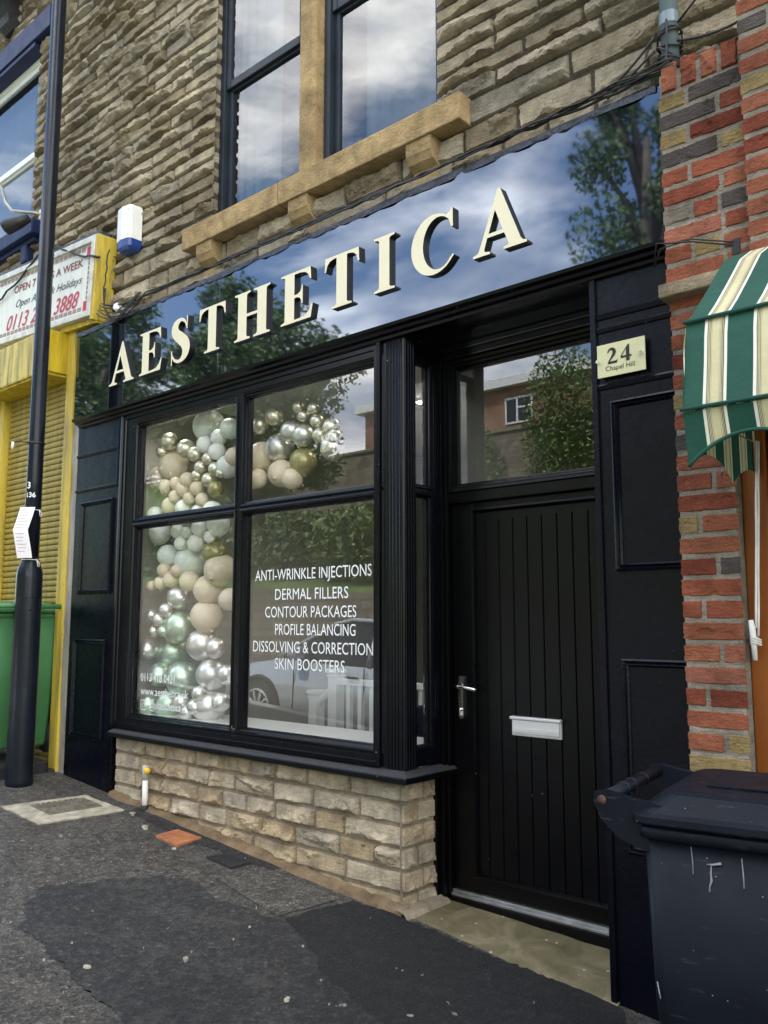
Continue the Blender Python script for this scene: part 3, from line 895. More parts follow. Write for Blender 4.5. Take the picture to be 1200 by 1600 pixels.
# sash windows
def sash(x0, x1, z0, z1, yf, zr, name='sash_window', fm=None, parent=bld, blind=None, railh=0.10):
    fm = fm or M['sashframe']
    mb = MB()
    o = obj_frame = None
    b = 0.045
    for (a, c, e, f_) in ((x0, x0+b, z0, z1), (x1-b, x1, z0, z1), (x0+b, x1-b, z0, z0+0.05), (x0+b, x1-b, z1-0.06, z1)):
        mb.box(a, c, yf, yf+0.06, e, f_, 0.005)
    st = 0.04
    for (za, zb, yy) in ((z0+0.05, zr, yf+0.035), (zr-0.035, z1-0.06, yf+0.012)):
        xa, xb = x0+b, x1-b
        mb.box(xa, xa+st, yy, yy+0.035, za, zb, 0.006); mb.box(xb-st, xb, yy, yy+0.035, za, zb, 0.006)
        mb.box(xa+st, xb-st, yy+.0015, yy+0.036, za, za+0.055, 0.006); mb.box(xa+st, xb-st, yy+.0015, yy+0.036, zb-0.05, zb, 0.006)
    w = obj(name, mb, fm, parent)
    for (za, zb, yy) in ((z0+0.10, zr-0.045, yf+0.05), (zr+0.02, z1-0.105, yf+0.027)):
        g = MB(); g.add([(x0+b+st-.004, yy, za), (x1-b-st+.004, yy, za), (x1-b-st+.004, yy, zb), (x0+b+st-.004, yy, zb)], [(0,1,2,3)])
        obj('pane', g, M['upperglass'], w)
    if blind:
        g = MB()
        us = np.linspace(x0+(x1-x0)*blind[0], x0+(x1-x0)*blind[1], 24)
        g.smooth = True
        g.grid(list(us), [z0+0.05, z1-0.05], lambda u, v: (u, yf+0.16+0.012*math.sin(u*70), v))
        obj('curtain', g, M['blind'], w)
    return w
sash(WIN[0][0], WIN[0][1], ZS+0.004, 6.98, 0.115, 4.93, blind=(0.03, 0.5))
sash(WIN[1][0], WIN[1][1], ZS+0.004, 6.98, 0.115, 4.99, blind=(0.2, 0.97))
# neighbouring window over the takeaway
whitesash = sash(-8.38, -6.73, 4.74, 6.38, 0.13, 5.50, fm=M['whitepaint'], blind=(0.05, 0.7))
whitesash['label'] = 'white framed sash window beside the lamp post'
mb = MB()
mb.box(-8.6, -6.45, 0.005, 0.2, 6.405, 6.60, 0.008); mb.box(-8.4, -6.73, 0.02, 0.2, 6.36, 6.402, 0.006)
obj('lintel', mb, M['navyblue'], bld)
mb = MB()
mb.box(-8.6, -6.50, -0.03, 0.2, 4.61, 4.73, 0.01); mb.box(-8.5, -6.56, 0.02, 0.2, 4.57, 4.609, 0.008)
for x in (-8.2, -7.4, -6.72):
    mb.box(x-0.05, x+0.05, 0.01, 0.1, 4.42, 4.57, 0.02)
obj('painted_sill', mb, M['navyblue'], bld)
mb = MB()
prof = [(0.08, 6.75), (0.03, 6.75), (-0.02, 6.80), (-0.03, 6.88), (-0.08, 6.94), (-0.17, 6.98), (-0.18, 7.1), (0.08, 7.1)]
mb.prism(prof[::-1], -7.36, -7.18, lambda p, q, w_: (w_, p, q))
fixnormals(obj('carved_bracket', mb, M['darkiron'], bld))
mb = MB(); mb.box(-9.2, -6.9, -0.16, 0.08, 7.1, 7.22, .01)
obj('stone_cornice', mb, M['mortar'], bld)

# ------------------------------------------------------------------ shopfront
sf = thing('shopfront', (-3.5, 0.1, 0.25), 'black painted shopfront with a large four-pane display window and recessed door', 'shopfront')
X0, X1 = -5.06, -2.6
GP = [(-4.885, -3.895, 2.165, 2.765), (-3.785, -2.79, 2.165, 2.765), (-4.885, -3.895, 0.915, 2.108), (-3.785, -2.79, 0.915, 2.108)]
GY = 0.042
mb = MB()
mb.box(X0, -4.905, 0.0, 0.075, 0.834, 2.866, 0.004)
mb.box(-3.85, -3.80, 0.0015, 0.075, 0.918, 2.79, 0.006)
mb.box(-4.906, -2.742, 0.0, 0.075, 2.785, 2.866, 0.004)
mb.box(-4.906, -2.742, 0.0, 0.075, 0.834, 0.905, 0.004)
for xa, xb in ((-4.906, -3.849), (-3.801, -2.742)):
    mb.box(xa, xb, 0.003, 0.075, 2.108, 2.158, 0.006)
bead = [(-0.012, 0.001), (-0.004, -0.004), (0.004, -0.002), (0.008, 0.008), (0.016, 0.012), (0.019, 0.024), (0.024, 0.026), (0.026, GY+0.002)]
for xa, xb, za, zb in ((-4.906, -3.862, 2.148, 2.79), (-3.811, -2.740, 2.148, 2.79), (-4.906, -3.862, 0.902, 2.117), (-3.811, -2.740, 0.902, 2.117)):
    mb.rect_sweep(FRONT, xa, xb, za, zb, bead)
# outer stepped architrave
mb.rect_sweep(FRONT, X0-0.012, -2.742, 0.834, 2.878, [(0.0, 0.0), (0.0, -0.016), (0.02, -0.018), (0.024, -0.008), (0.045, -0.008), (0.05, 0.001)])
wf = fixnormals(obj('window_frame', mb, M['black'], sf))
for i, (xa, xb, za, zb) in enumerate(((-4.90, -3.835, 2.16, 2.775), (-3.815, -2.745, 2.16, 2.775), (-4.90, -3.835, 0.91, 2.105), (-3.815, -2.745, 0.91, 2.105))):
    g = MB(); g.add([(xa, GY, za), (xb, GY, za), (xb, GY, zb), (xa, GY, zb)], [(0,1,2,3)])
    obj('pane', g, M['glass'], wf)
# vinyl lettering on the panes
TX = lambda u, v, h: (u, GY-0.003, v)
for txt, xa, xb, z in (('ANTI-WRINKLE INJECTIONS', -3.723, -2.825, 1.722), ('DERMAL FILLERS', -3.560, -2.997, 1.616), ('CONTOUR PACKAGES', -3.637, -2.935, 1.522), ('PROFILE BALANCING', -3.555, -2.944, 1.430), ('DISSOLVING & CORRECTION', -3.734, -2.820, 1.338), ('SKIN BOOSTERS', -3.551, -3.017, 1.250)):
    mb = MB(); text_mb(mb, txt, 0.084, xa+0.005, z, TX, width=(xb-xa)*0.975)
    obj('lettering', mb, M['vinyl'], wf, 'white vinyl line reading '+txt)
for txt, sz_, xa, z, wd in (('0113 418 0421', 0.072, -4.815, 1.130, 0.36), ('www.aesthetica.uk', 0.072, -4.81, 1.046, 0.50), ('@ukaesthetica', 0.072, -4.715, 0.968, 0.33)):
    mb = MB(); text_mb(mb, txt, sz_, xa, z, TX, width=wd)
    obj('lettering', mb, M['vinyl'], wf, 'white vinyl line reading '+txt)
mb = MB()
ic = []
def ringpts(cx, cz, w, r, n=6):
    out = []
    for qx, qz, a0 in ((1, 1, 0), (-1, 1, 90), (-1, -1, 180), (1, -1, 270)):
        for k in range(n+1):
            a = R(a0+90*k/n); out.append((cx+qx*(w-r)+r*math.cos(a), cz+qz*(w-r)+r*math.sin(a)))
    return out
def ring(mb, o, i):
    n = len(o); mb.add([TX(p[0], p[1], 0) for p in o+i], [(k, (k+1) % n, n+(k+1) % n, n+k) for k in range(n)])
cx, cz = -4.775, 0.985
ring(mb, ringpts(cx, cz, 0.031, 0.011), ringpts(cx, cz, 0.026, 0.008))
cc = lambda r: [(cx+r*math.cos(a), cz+r*math.sin(a)) for a in np.linspace(0, 2*math.pi, 20, endpoint=False)]
ring(mb, cc(0.0155), cc(0.0115))
mb.add([TX(cx+0.017+0.003*math.cos(a), cz+0.017+0.003*math.sin(a), 0) for a in np.linspace(0, 2*math.pi, 8, endpoint=False)], [tuple(range(8))])
obj('camera_icon', mb, M['vinyl'], wf, 'white rounded camera icon')
# reeded corner post
def reeded():
    pts = [(-2.742, 0.072), (-2.742, 0.0), (-2.715, 0.0)]
    def reed(x0, y0, x1, y1, nx, ny):
        for k in range(5):
            a = math.pi*k/4
            t_ = (1-math.cos(a))/2; b_ = math.sin(a)*0.006
            pts.append((x0+(x1-x0)*t_+nx*b_, y0+(y1-y0)*t_+ny*b_))
    for k in range(5):
        xa = -2.712+k*0.020; reed(xa, 0.0, xa+0.017, 0.0, 0, -1)
    pts.append((-2.606, -0.003)); pts.append((-2.600, 0.003))
    for k in range(4):
        ya = 0.008+k*0.019; reed(-2.6, ya, -2.6, ya+0.016, 1, 0)
    pts.append((-2.6, 0.086)); pts.append((-2.66, 0.086)); pts.append((-2.66, 0.072))
    return pts
mb = MB()
mb.prism(reeded(), 0.834, 2.86, lambda p, q, w_: (p, q, w_))
fixnormals(obj('corner_post', mb, M['black'], sf))
# return side window (plane x = -2.6)
SIDE = lambda u, v, h: (-2.604-h, u, v)
mb = MB()
mb.box(-2.66, -2.604, 0.205, 0.30, 0.834, 2.86, 0.003)
mb.box(-2.66, -2.6045, 0.086, 0.205, 2.76, 2.86, 0.003); mb.box(-2.66, -2.6045, 0.086, 0.205, 0.834, 0.92, 0.003)
mb.box(-2.66, -2.606, 0.086, 0.205, 2.10, 2.15, 0.004)
sb = [(-0.01, 0.0), (-0.004, -0.004), (0.003, -0.002), (0.006, 0.006), (0.012, 0.010), (0.014, 0.022)]
for za, zb in ((0.918, 2.105), (2.145, 2.765)):
    mb.rect_sweep(SIDE, 0.08, 0.212, za, zb, sb)
for k in range(3):
    mb.box(-2.604, -2.599, 0.218+k*0.017, 0.229+k*0.017, 0.91, 2.78, 0.003)
sw = fixnormals(obj('side_window', mb, M['black'], sf))
for za, zb in ((0.92, 2.10), (2.15, 2.76)):
    g = MB(); g.add([(-2.628, 0.085, za), (-2.628, 0.208, za), (-2.628, 0.208, zb), (-2.628, 0.085, zb)], [(0,1,2,3)])
    obj('pane', g, M['glass'], sw)
# gritty sill wrapping the corner
mb = MB()
prof = [(-0.055, 0.782), (-0.055, 0.803), (-0.05, 0.808), (0.0, 0.829), (0.02, 0.829), (0.02, 0.782)]
def sweepL(path):
    rings = []
    for (o, z) in prof:
        pass
    vs = []; n = len(prof)
    # front run (left end), corner, return end
    for o, z in prof: vs.append((-5.03, o, z))
    for o, z in prof: vs.append((-2.602-o, o, z))
    for o, z in prof: vs.append((-2.602-o, 0.345, z))
    fs = []
    for s_ in range(2):
        for k in range(n-1): fs.append((s_*n+k, s_*n+k+1, (s_+1)*n+k+1, (s_+1)*n+k))
        fs.append((s_*n+n-1, s_*n, (s_+1)*n, (s_+1)*n+n-1))
    fs.append(tuple(range(n))); fs.append(tuple(range(2*n, 3*n)))
    mb.add(vs, fs)
    mb.m = [0 if (i % 6) in (2, 3) and i < 12 else 1 for i in range(len(fs))]
sweepL(None)
fixnormals(obj('window_sill', mb, [M['sillblack'], M['matt_black']], sf))
# pitched stone stall riser
mb = MB()
zr_ = courses([0.185, 0.775], 0.102, 0.03)
zr_ = [0.02, 0.10] + zr_
SB = 0.034
fm_ = lambda u, z, h: (u, SB-h, z)
rm_ = lambda u, z, h: (-2.6-SB+h, u, z)
base = lambda u: gz(u, 0)
rock_wall(mb, -5.05, -2.6-SB, zr_, fm_, 0.050, (0.20, 0.36), 0.013, res=0.0075, cr=0.016, rough=1.0, edge=0.008, basef=base, mh=0.0)
# return: alternate header pattern
for k in range(len(zr_)-1):
    za, zb = zr_[k]+0.0055, zr_[k+1]-0.0055
    cut = 0.13 if k % 2 else 0.09
    if k < 1: continue
    rock_stone(mb, SB, cut+SB-0.006, za, zb, rm_, 0.036, 0.0075, 0.016, None, 1.0, edge=0.008)
    rock_stone(mb, cut+SB+0.006, 0.255 + 0.035*(k < 5), za, zb, rm_, 0.032, 0.0075, None, 0.008, 1.0, edge=0.008)
    mb.mi = 1; mb.add([rm_(SB-0.03, zr_[k], 0), rm_(0.30, zr_[k], 0), rm_(0.30, zr_[k+1], 0), rm_(SB-0.03, zr_[k+1], 0)], [(0,1,2,3)]); mb.mi = 0
obj('stall_riser', mb, [M['riser'], M['riser_mortar']], sf)
# ragged mortar plinth along the pavement
mb = MB()
us = np.arange(-5.03, -2.58, 0.03)
mb.smooth = True
def plin(u, v):
    z = gz(u, 0)
    nz_ = float(vnoise(np.array([u*7.]), np.array([v*5.]), np.array([3.3]))[0])
    n2_ = float(vnoise(np.array([u*31.]), np.array([v*9.]), np.array([9.3]))[0])
    t_ = 0.045+0.035*nz_
    return (u, [-0.046, -0.034, -0.02, 0.03][v]+0.024*nz_+0.014*n2_, z + [-0.02, 0.006, 0.02, 0.035+0.03*nz_][v]+0.014*n2_)
mb.grid(list(us), [0, 1, 2, 3], plin, None)
fixnormals(obj('mortar_fillet', mb, stone_mat('ochre_mortar', [(0, (0.27, 0.185, 0.105)), (1, (0.33, 0.25, 0.16))], soot=0.8), sf))
mb = MB(); mb.smooth = True
def plin2(u, v):
    z = 0.205
    n2_ = float(vnoise(np.array([u*31.]), np.array([v*9.]), np.array([4.3]))[0])
    return (-2.57+[0.03, 0.0, -0.05][v], u, z + [-0.03, 0.02+0.01*n2_, 0.035][v])
mb.grid(list(np.arange(-0.04, 0.29, 0.02)), [0, 1, 2], plin2)
fixnormals(obj('mortar_fillet', mb, M['riser_mortar'], sf))

# pilasters
def pilaster(x0, x1, zb0, zb1, panels, bands, left):
    mb = MB()
    mb.add([(x0, -0.004, zb0), (x1, -0.004, zb1), (x1, 0.10, zb1), (x0, 0.10, zb0), (x0, -0.004, 2.90), (x1, -0.004, 2.90), (x1, 0.10, 2.90), (x0, 0.10, 2.90)],
           [(0,3,2,1), (4,5,6,7), (0,1,5,4), (1,2,6,5), (2,3,7,6), (3,0,4,7)])
    for z in bands:
        mb.prism([(-0.002, z-0.012), (-0.011, z-0.009), (-0.017, z+0.004), (-0.012, z+0.012), (-0.002, z+0.014)][::-1], x0+0.005, x1-0.005, lambda p, q, w_: (w_, p, q))
    p = fixnormals(obj('pilaster', mb, M['navy'], sf))
    for xa, xb, za, zb in panels:
        q = MB()
        q.rect_sweep(FRONT, xa, xb, za, zb, [(-0.001, -0.003), (0.0, -0.016), (0.007, -0.020), (0.012, -0.012), (0.014, -0.010), (0.022, -0.016), (0.028, -0.008), (0.031, 0.0), (0.033, 0.004)])
        fixnormals(obj('panel_moulding', q, M['navy'], p))
    return p
pl = pilaster(-5.645, -5.085, 0.40, 0.36, [(-5.56, -5.14, 1.685, 2.32), (-5.575, -5.165, 0.735, 1.382)], [2.655, 2.405], True)
mb = MB(); mb.box(-5.084, -5.058, -0.004, 0.09, 0.40, 2.87, 0.004)
mb.box(-5.116, -5.09, -0.012, -0.003, 2.42, 2.90, 0.003)
obj('jamb_strip', mb, M['black'], sf)
pr_ = pilaster(-1.583, -1.10, 0.05, 0.0, [(-1.53, -1.10, 1.69, 2.352), (-1.522, -1.10, 0.66, 1.362)], [2.70, 2.645, 2.415], False)
mb = MB(); mb.box(-1.607, -1.582, -0.016, 0.30, 0.05, 2.905, 0.004)
obj('jamb_strip', mb, M['navy'], sf)
# fascia cornice and recess soffit
mb = MB()
cp = [(0.03, 2.862), (-0.022, 2.862), (-0.026, 2.874), (-0.048, 2.880), (-0.055, 2.892), (-0.075, 2.900), (-0.078, 2.915), (0.03, 2.915)]
mb.prism(cp, -5.62, -1.27, lambda p, q, w_: (w_, p, q))
fixnormals(obj('cornice', mb, M['black'], sf))
mb = MB()
mb.box(-2.665, -1.58, -0.02, 0.42, 2.868, 2.94)
mb.box(-2.6, -1.607, 0.29, 0.36, 2.80, 2.868, 0.006); mb.box(-2.6, -1.607, 0.275, 0.291, 2.835, 2.868, 0.006)
mb.box(-1.582, -1.56, 0.10, 0.40, 0.1, 2.868)
obj('soffit', mb, simple('gloss_black_soffit', (0.006, 0.007, 0.010), 0.16, var=0.2), sf)
# door frame, fanlight, door
mb = MB()
mb.box(-2.66, -2.578, 0.30, 0.40, 0.20, 2.80, 0.005)
mb.box(-1.655, -1.583, 0.30, 0.40, 0.16, 2.80, 0.005)
mb.box(-2.578, -1.655, 0.302, 0.40, 2.075, 2.155, 0.006)
mb.box(-2.578, -1.655, 0.302, 0.40, 2.757, 2.80, 0.006)
mb.box(-2.612, -2.59, 0.27, 0.301, 0.22, 2.83, 0.004)
mb.box(-2.60, -2.584, 0.285, 0.3, 0.79, 0.79+0.01)
mb.box(-2.67, -2.612, 0.245, 0.30, 0.2, 0.78, 0.004)
fixnormals(obj('door_frame', mb, M['matt_black'], sf))
mb = MB()
fb = [(0.0, 0.300), (0.004, 0.290), (0.016, 0.292), (0.020, 0.306), (0.034, 0.308), (0.040, 0.322), (0.046, 0.324), (0.048, 0.336)]
mb.rect_sweep(FRONT, -2.567, -1.65, 2.125, 2.79, fb)
fl = fixnormals(obj('fanlight', mb, M['matt_black'], sf))
g = MB(); g.add([(-2.53, 0.332, 2.165), (-1.69, 0.332, 2.165), (-1.69, 0.332, 2.75), (-2.53, 0.332, 2.75)], [(0,1,2,3)])
obj('pane', g, M['glass'], fl)
mb = MB()
DX0, DX1, DZ0, DZ1 = -2.572, -1.66, 0.262, 2.072
PX0, PX1, PZ0, PZ1 = -2.445, -1.775, 0.335, 2.03
mb.box(DX0, PX0+0.002, 0.330, 0.375, DZ0, DZ1, 0.006); mb.box(PX1-0.002, DX1, 0.330, 0.375, DZ0, DZ1, 0.006)
mb.box(PX0, PX1, 0.331, 0.374, DZ0, PZ0+0.002, 0.004); mb.box(PX0, PX1, 0.331, 0.374, PZ1-0.002, DZ1, 0.004)
mb.rect_sweep(FRONT, PX0-0.015, PX1+0.015, PZ0-0.015, PZ1+0.015, [(0.0, 0.331), (0.003, 0.322), (0.012, 0.321), (0.018, 0.330), (0.024, 0.345)])
# tongue and groove face
gx = [-2.383+0.0785*k for k in range(8)]
prof = [(PX0-0.01, 0.345)]
for x in gx: prof += [(x-0.006, 0.345), (x-0.002, 0.351), (x+0.002, 0.351), (x+0.006, 0.345)]
prof.append((PX1+0.01, 0.345))
ztop, zbot = PZ1-0.045, PZ0+0.0
vs = []
for z in (zbot, ztop):
    for x, y in prof: vs.append((x, y, z))
n_ = len(prof)
mb.add(vs, [(i, i+1, n_+i+1, n_+i) for i in range(n_-1)])
mb.add([(PX0-.01, 0.345, ztop), (PX1+.01, 0.345, ztop), (PX1+.01, 0.345, PZ1+.01), (PX0-.01, 0.345, PZ1+.01)], [(0,1,2,3)])
door = obj('door', mb, M['matt_black'], sf)
# lever handle on a long plate
mb = MB()
hx = -2.520
mb.lathe([(0.0135, -0.11), (0.0135, 0.07)], (hx, 0.0, 0), 16)
h = MB()
ol = [(hx+0.0145*math.cos(a), 1.055+0.0145*math.sin(a)) for a in np.linspace(math.pi, 2*math.pi, 9)] + [(hx+0.0145*math.cos(a), 1.228+0.0145*math.sin(a)) for a in np.linspace(0, math.pi, 9)]
h.prism(ol, 0.318, 0.330, lambda p, q, w_: (p, w_, q))
h.smooth = True
h.tube([(hx, 0.32, 1.192), (hx, 0.285, 1.192)], 0.010, 12)
h.tube([(hx-0.008, 0.282, 1.192), (hx+0.02, 0.278, 1.194), (hx+0.06, 0.28, 1.190), (hx+0.098, 0.288, 1.184), (hx+0.108, 0.296, 1.182)], [0.011, 0.011, 0.0095, 0.010, 0.009], 12)
h.tube([(hx, 0.320, 1.085), (hx, 0.308, 1.085)], 0.009, 12)
h.smooth = False
h.box(hx-0.004, hx+0.004, 0.306, 0.32, 1.055, 1.085, 0.002)
fixnormals(obj('handle', h, M['chrome'], door))
mb = MB()
mb.box(-2.242, -1.986, 0.330, 0.3445, 0.988, 1.074, 0.004)
mb.box(-2.236, -1.992, 0.322, 0.331, 1.000, 1.058, 0.003); mb.box(-2.246, -1.982, 0.316, 0.333, 1.060, 1.074, 0.004)
for z in (1.012, 1.020): mb.box(-2.232, -1.996, 0.319, 0.323, z, z+0.0035)
obj('letterbox', mb, M['alu'], door)
mb = MB()
mb.box(-2.58, -1.6, 0.308, 0.36, 0.232, 0.246, 0.003); mb.box(-2.58, -1.6, 0.320, 0.36, 0.246, 0.258, 0.003)
obj('threshold', mb, simple('scuffed_threshold_strip', (0.42, 0.43, 0.44), 0.35, 0.8, var=0.2, vs=12), sf)
mb = MB()
mb.box(-2.585, -1.6, 0.302, 0.36, 0.12, 0.231, 0.003)
obj('kick_board', mb, M['matt_black'], sf)
# worn stone doorstep
st = thing('doorstep', (-2.1, 0.12, 0.15), 'worn greenish stone doorstep in front of the black door', 'step')
mb = MB()
mb.smooth = True
def stepf(u, v):
    xa = -2.70*(1-v)+-2.60*v; x = xa+u*(-1.575-xa)
    zf = 0.214-u*0.083; zb = 0.212-0.035*u
    z = zf*(1-v)+zb*v
    y = -0.015+0.325*v
    nn = float(vnoise(np.array([x*9.]), np.array([y*9.]), np.array([1.5]))[0])
    if v < 0.02: z -= 0.006+0.008*nn; y -= 0.012+0.014*nn
    return (x, y, z+0.007*nn)
mb.grid(list(np.linspace(0, 1, 40)), [0, 0.04, 0.1, 0.2, 0.35, 0.5, 0.65, 0.8, 0.9, 1.0], stepf)
mb.smooth = False
mb.add([(-2.70, -0.03, 0.19), (-1.575, -0.03, 0.105), (-1.575, -0.03, 0.0), (-2.70, -0.03, 0.1)], [(0,1,2,3)])
obj('step_slab', mb, M['step'], st)

# shop interior (parts of the shopfront)
mb = MB()
mb.add([(-5.05, 0.08, 0.3), (-5.05, 3.6, 0.3), (-5.05, 3.6, 3.05), (-5.05, 0.08, 3.05)], [(0,1,2,3)])
mb.add([(-5.05, 3.6, 0.3), (-1.5, 3.6, 0.3), (-1.5, 3.6, 3.05), (-5.05, 3.6, 3.05)], [(0,1,2,3)])
mb.box(-2.70, -2.665, 0.45, 3.6, 0.3, 3.02); mb.add([(-1.5, 3.6, 0.3), (-1.5, 0.42, 0.3), (-1.5, 0.42, 3.05), (-1.5, 3.6, 3.05)], [(0,1,2,3)])
obj('interior_wall', mb, M['inwall'], sf)
mb = MB(); mb.add([(-5.05, 0.08, 3.03), (-1.5, 0.08, 3.03), (-1.5, 3.6, 3.03), (-5.05, 3.6, 3.03)], [(0,3,2,1)])
obj('interior_ceiling', mb, M['whitepaint'], sf)
mb = MB(); mb.add([(-5.05, 0.08, 0.32), (-2.67, 0.08, 0.32), (-2.67, 3.6, 0.32), (-5.05, 3.6, 0.32)], [(0,1,2,3)]); mb.add([(-2.67, 0.42, 0.30), (-1.5, 0.42, 0.30), (-1.5, 3.6, 0.30), (-2.67, 3.6, 0.30)], [(0,1,2,3)])
obj('interior_floor', mb, M['infloor'], sf)
mb = MB()
mb.box(-5.04, -2.68, 0.076, 0.46, 0.86, 0.912, 0.005)
mb.box(-5.04, -2.69, 0.078, 0.14, 2.80, 2.95)
mb.box(-2.73, -2.70, 0.078, 0.09, 0.912, 2.8)
mb.box(-3.86, -3.82, 0.0755, 0.084, 0.912, 2.8)
obj('inner_sill', mb, M['whitepaint'], sf)
for (x, y, pw_) in ((-3.72, 1.5, 10), (-4.75, 0.16, 14), (-4.25, 0.16, 14), (-3.5, 0.16, 8), (-3.2, 0.6, 5)):  # first is a real spot; others are added unseen to brighten balloons and room
    mb = MB()
    mb.lathe([(0.05, 0), (0.05, -0.008), (0.04, -0.012)], (x, y, 3.029), 20)
    d = obj('downlight_and_fill', mb, M['whitepaint'], sf)
    mb = MB(); mb.lathe([(0.034, -0.0125), (0.034, -0.015)], (x, y, 3.029), 16)
    obj('bulb_and_fill_disc', mb, M['lamp'], d)
    ld = bpy.data.lights.new('downlight_and_fill_lamp', 'SPOT'); ld.energy = pw_; ld.color = (1, 0.93, 0.84); ld.spot_size = R(125); ld.spot_blend = 0.8; ld.shadow_soft_size = 0.12
    lo = bpy.data.objects.new('downlight_and_fill_lamp', ld); COL.objects.link(lo); lo.location = (x, y, 3.0)

# white stair balustrade inside
br = thing('stair_balustrade', (-3.6, 1.2, 0.33), 'white painted stair balustrade with square newel posts inside the shop', 'balustrade')
def newel(x, z1):
    mb = MB(); mb.box(x-0.04, x+0.04, 1.16, 1.24, 0.33, z1-0.03, 0.004); mb.box(x-0.052, x+0.052, 1.148, 1.252, z1-0.03, z1, 0.006); mb.box(x-0.046, x+0.046, 1.154, 1.246, z1-0.055, z1-0.035, 0.005)
    obj('newel_post', mb, M['whitepaint'], br)
newel(-4.24, 1.18); newel(-4.43, 1.03); newel(-2.62, 1.18)
mb = MB(); mb.box(-4.2, -2.66, 1.165, 1.235, 1.075, 1.115, 0.008); mb.box(-4.2, -2.66, 1.18, 1.22, 0.42, 0.46, 0.004)
obj('handrail', mb, M['whitepaint'], br)
mb = MB(); mb.tube([(-4.41, 1.2, 0.94), (-4.26, 1.2, 1.06)], 0.025, 8); obj('handrail', mb, M['whitepaint'], br)
x = -4.11
while x < -2.7:
    mb = MB(); mb.box(x-0.017, x+0.017, 1.183, 1.217, 0.46, 1.075, 0.003); obj('baluster', mb, M['whitepaint'], br); x += 0.105
# dark chair glimpsed through the side pane
ch = thing('reception_chair', (-3.05, 0.75, 0.32), 'dark blue chair glimpsed through the narrow side window', 'chair')
mb = MB(); mb.box(-3.22, -2.86, 0.62, 0.98, 0.74, 0.80, 0.02); obj('seat', mb, M['navyblue'], ch)
mb = MB(); mb.box(-3.25, -3.19, 0.62, 0.98, 0.80, 1.02, 0.02); obj('backrest', mb, M['navyblue'], ch)
for dx in (-3.19, -2.89):
    for dy in (0.65, 0.95):
        mb = MB(); mb.tube([(dx, dy, 0.32), (dx, dy, 0.74)], 0.012, 8); obj('leg', mb, M['chrome'], ch)

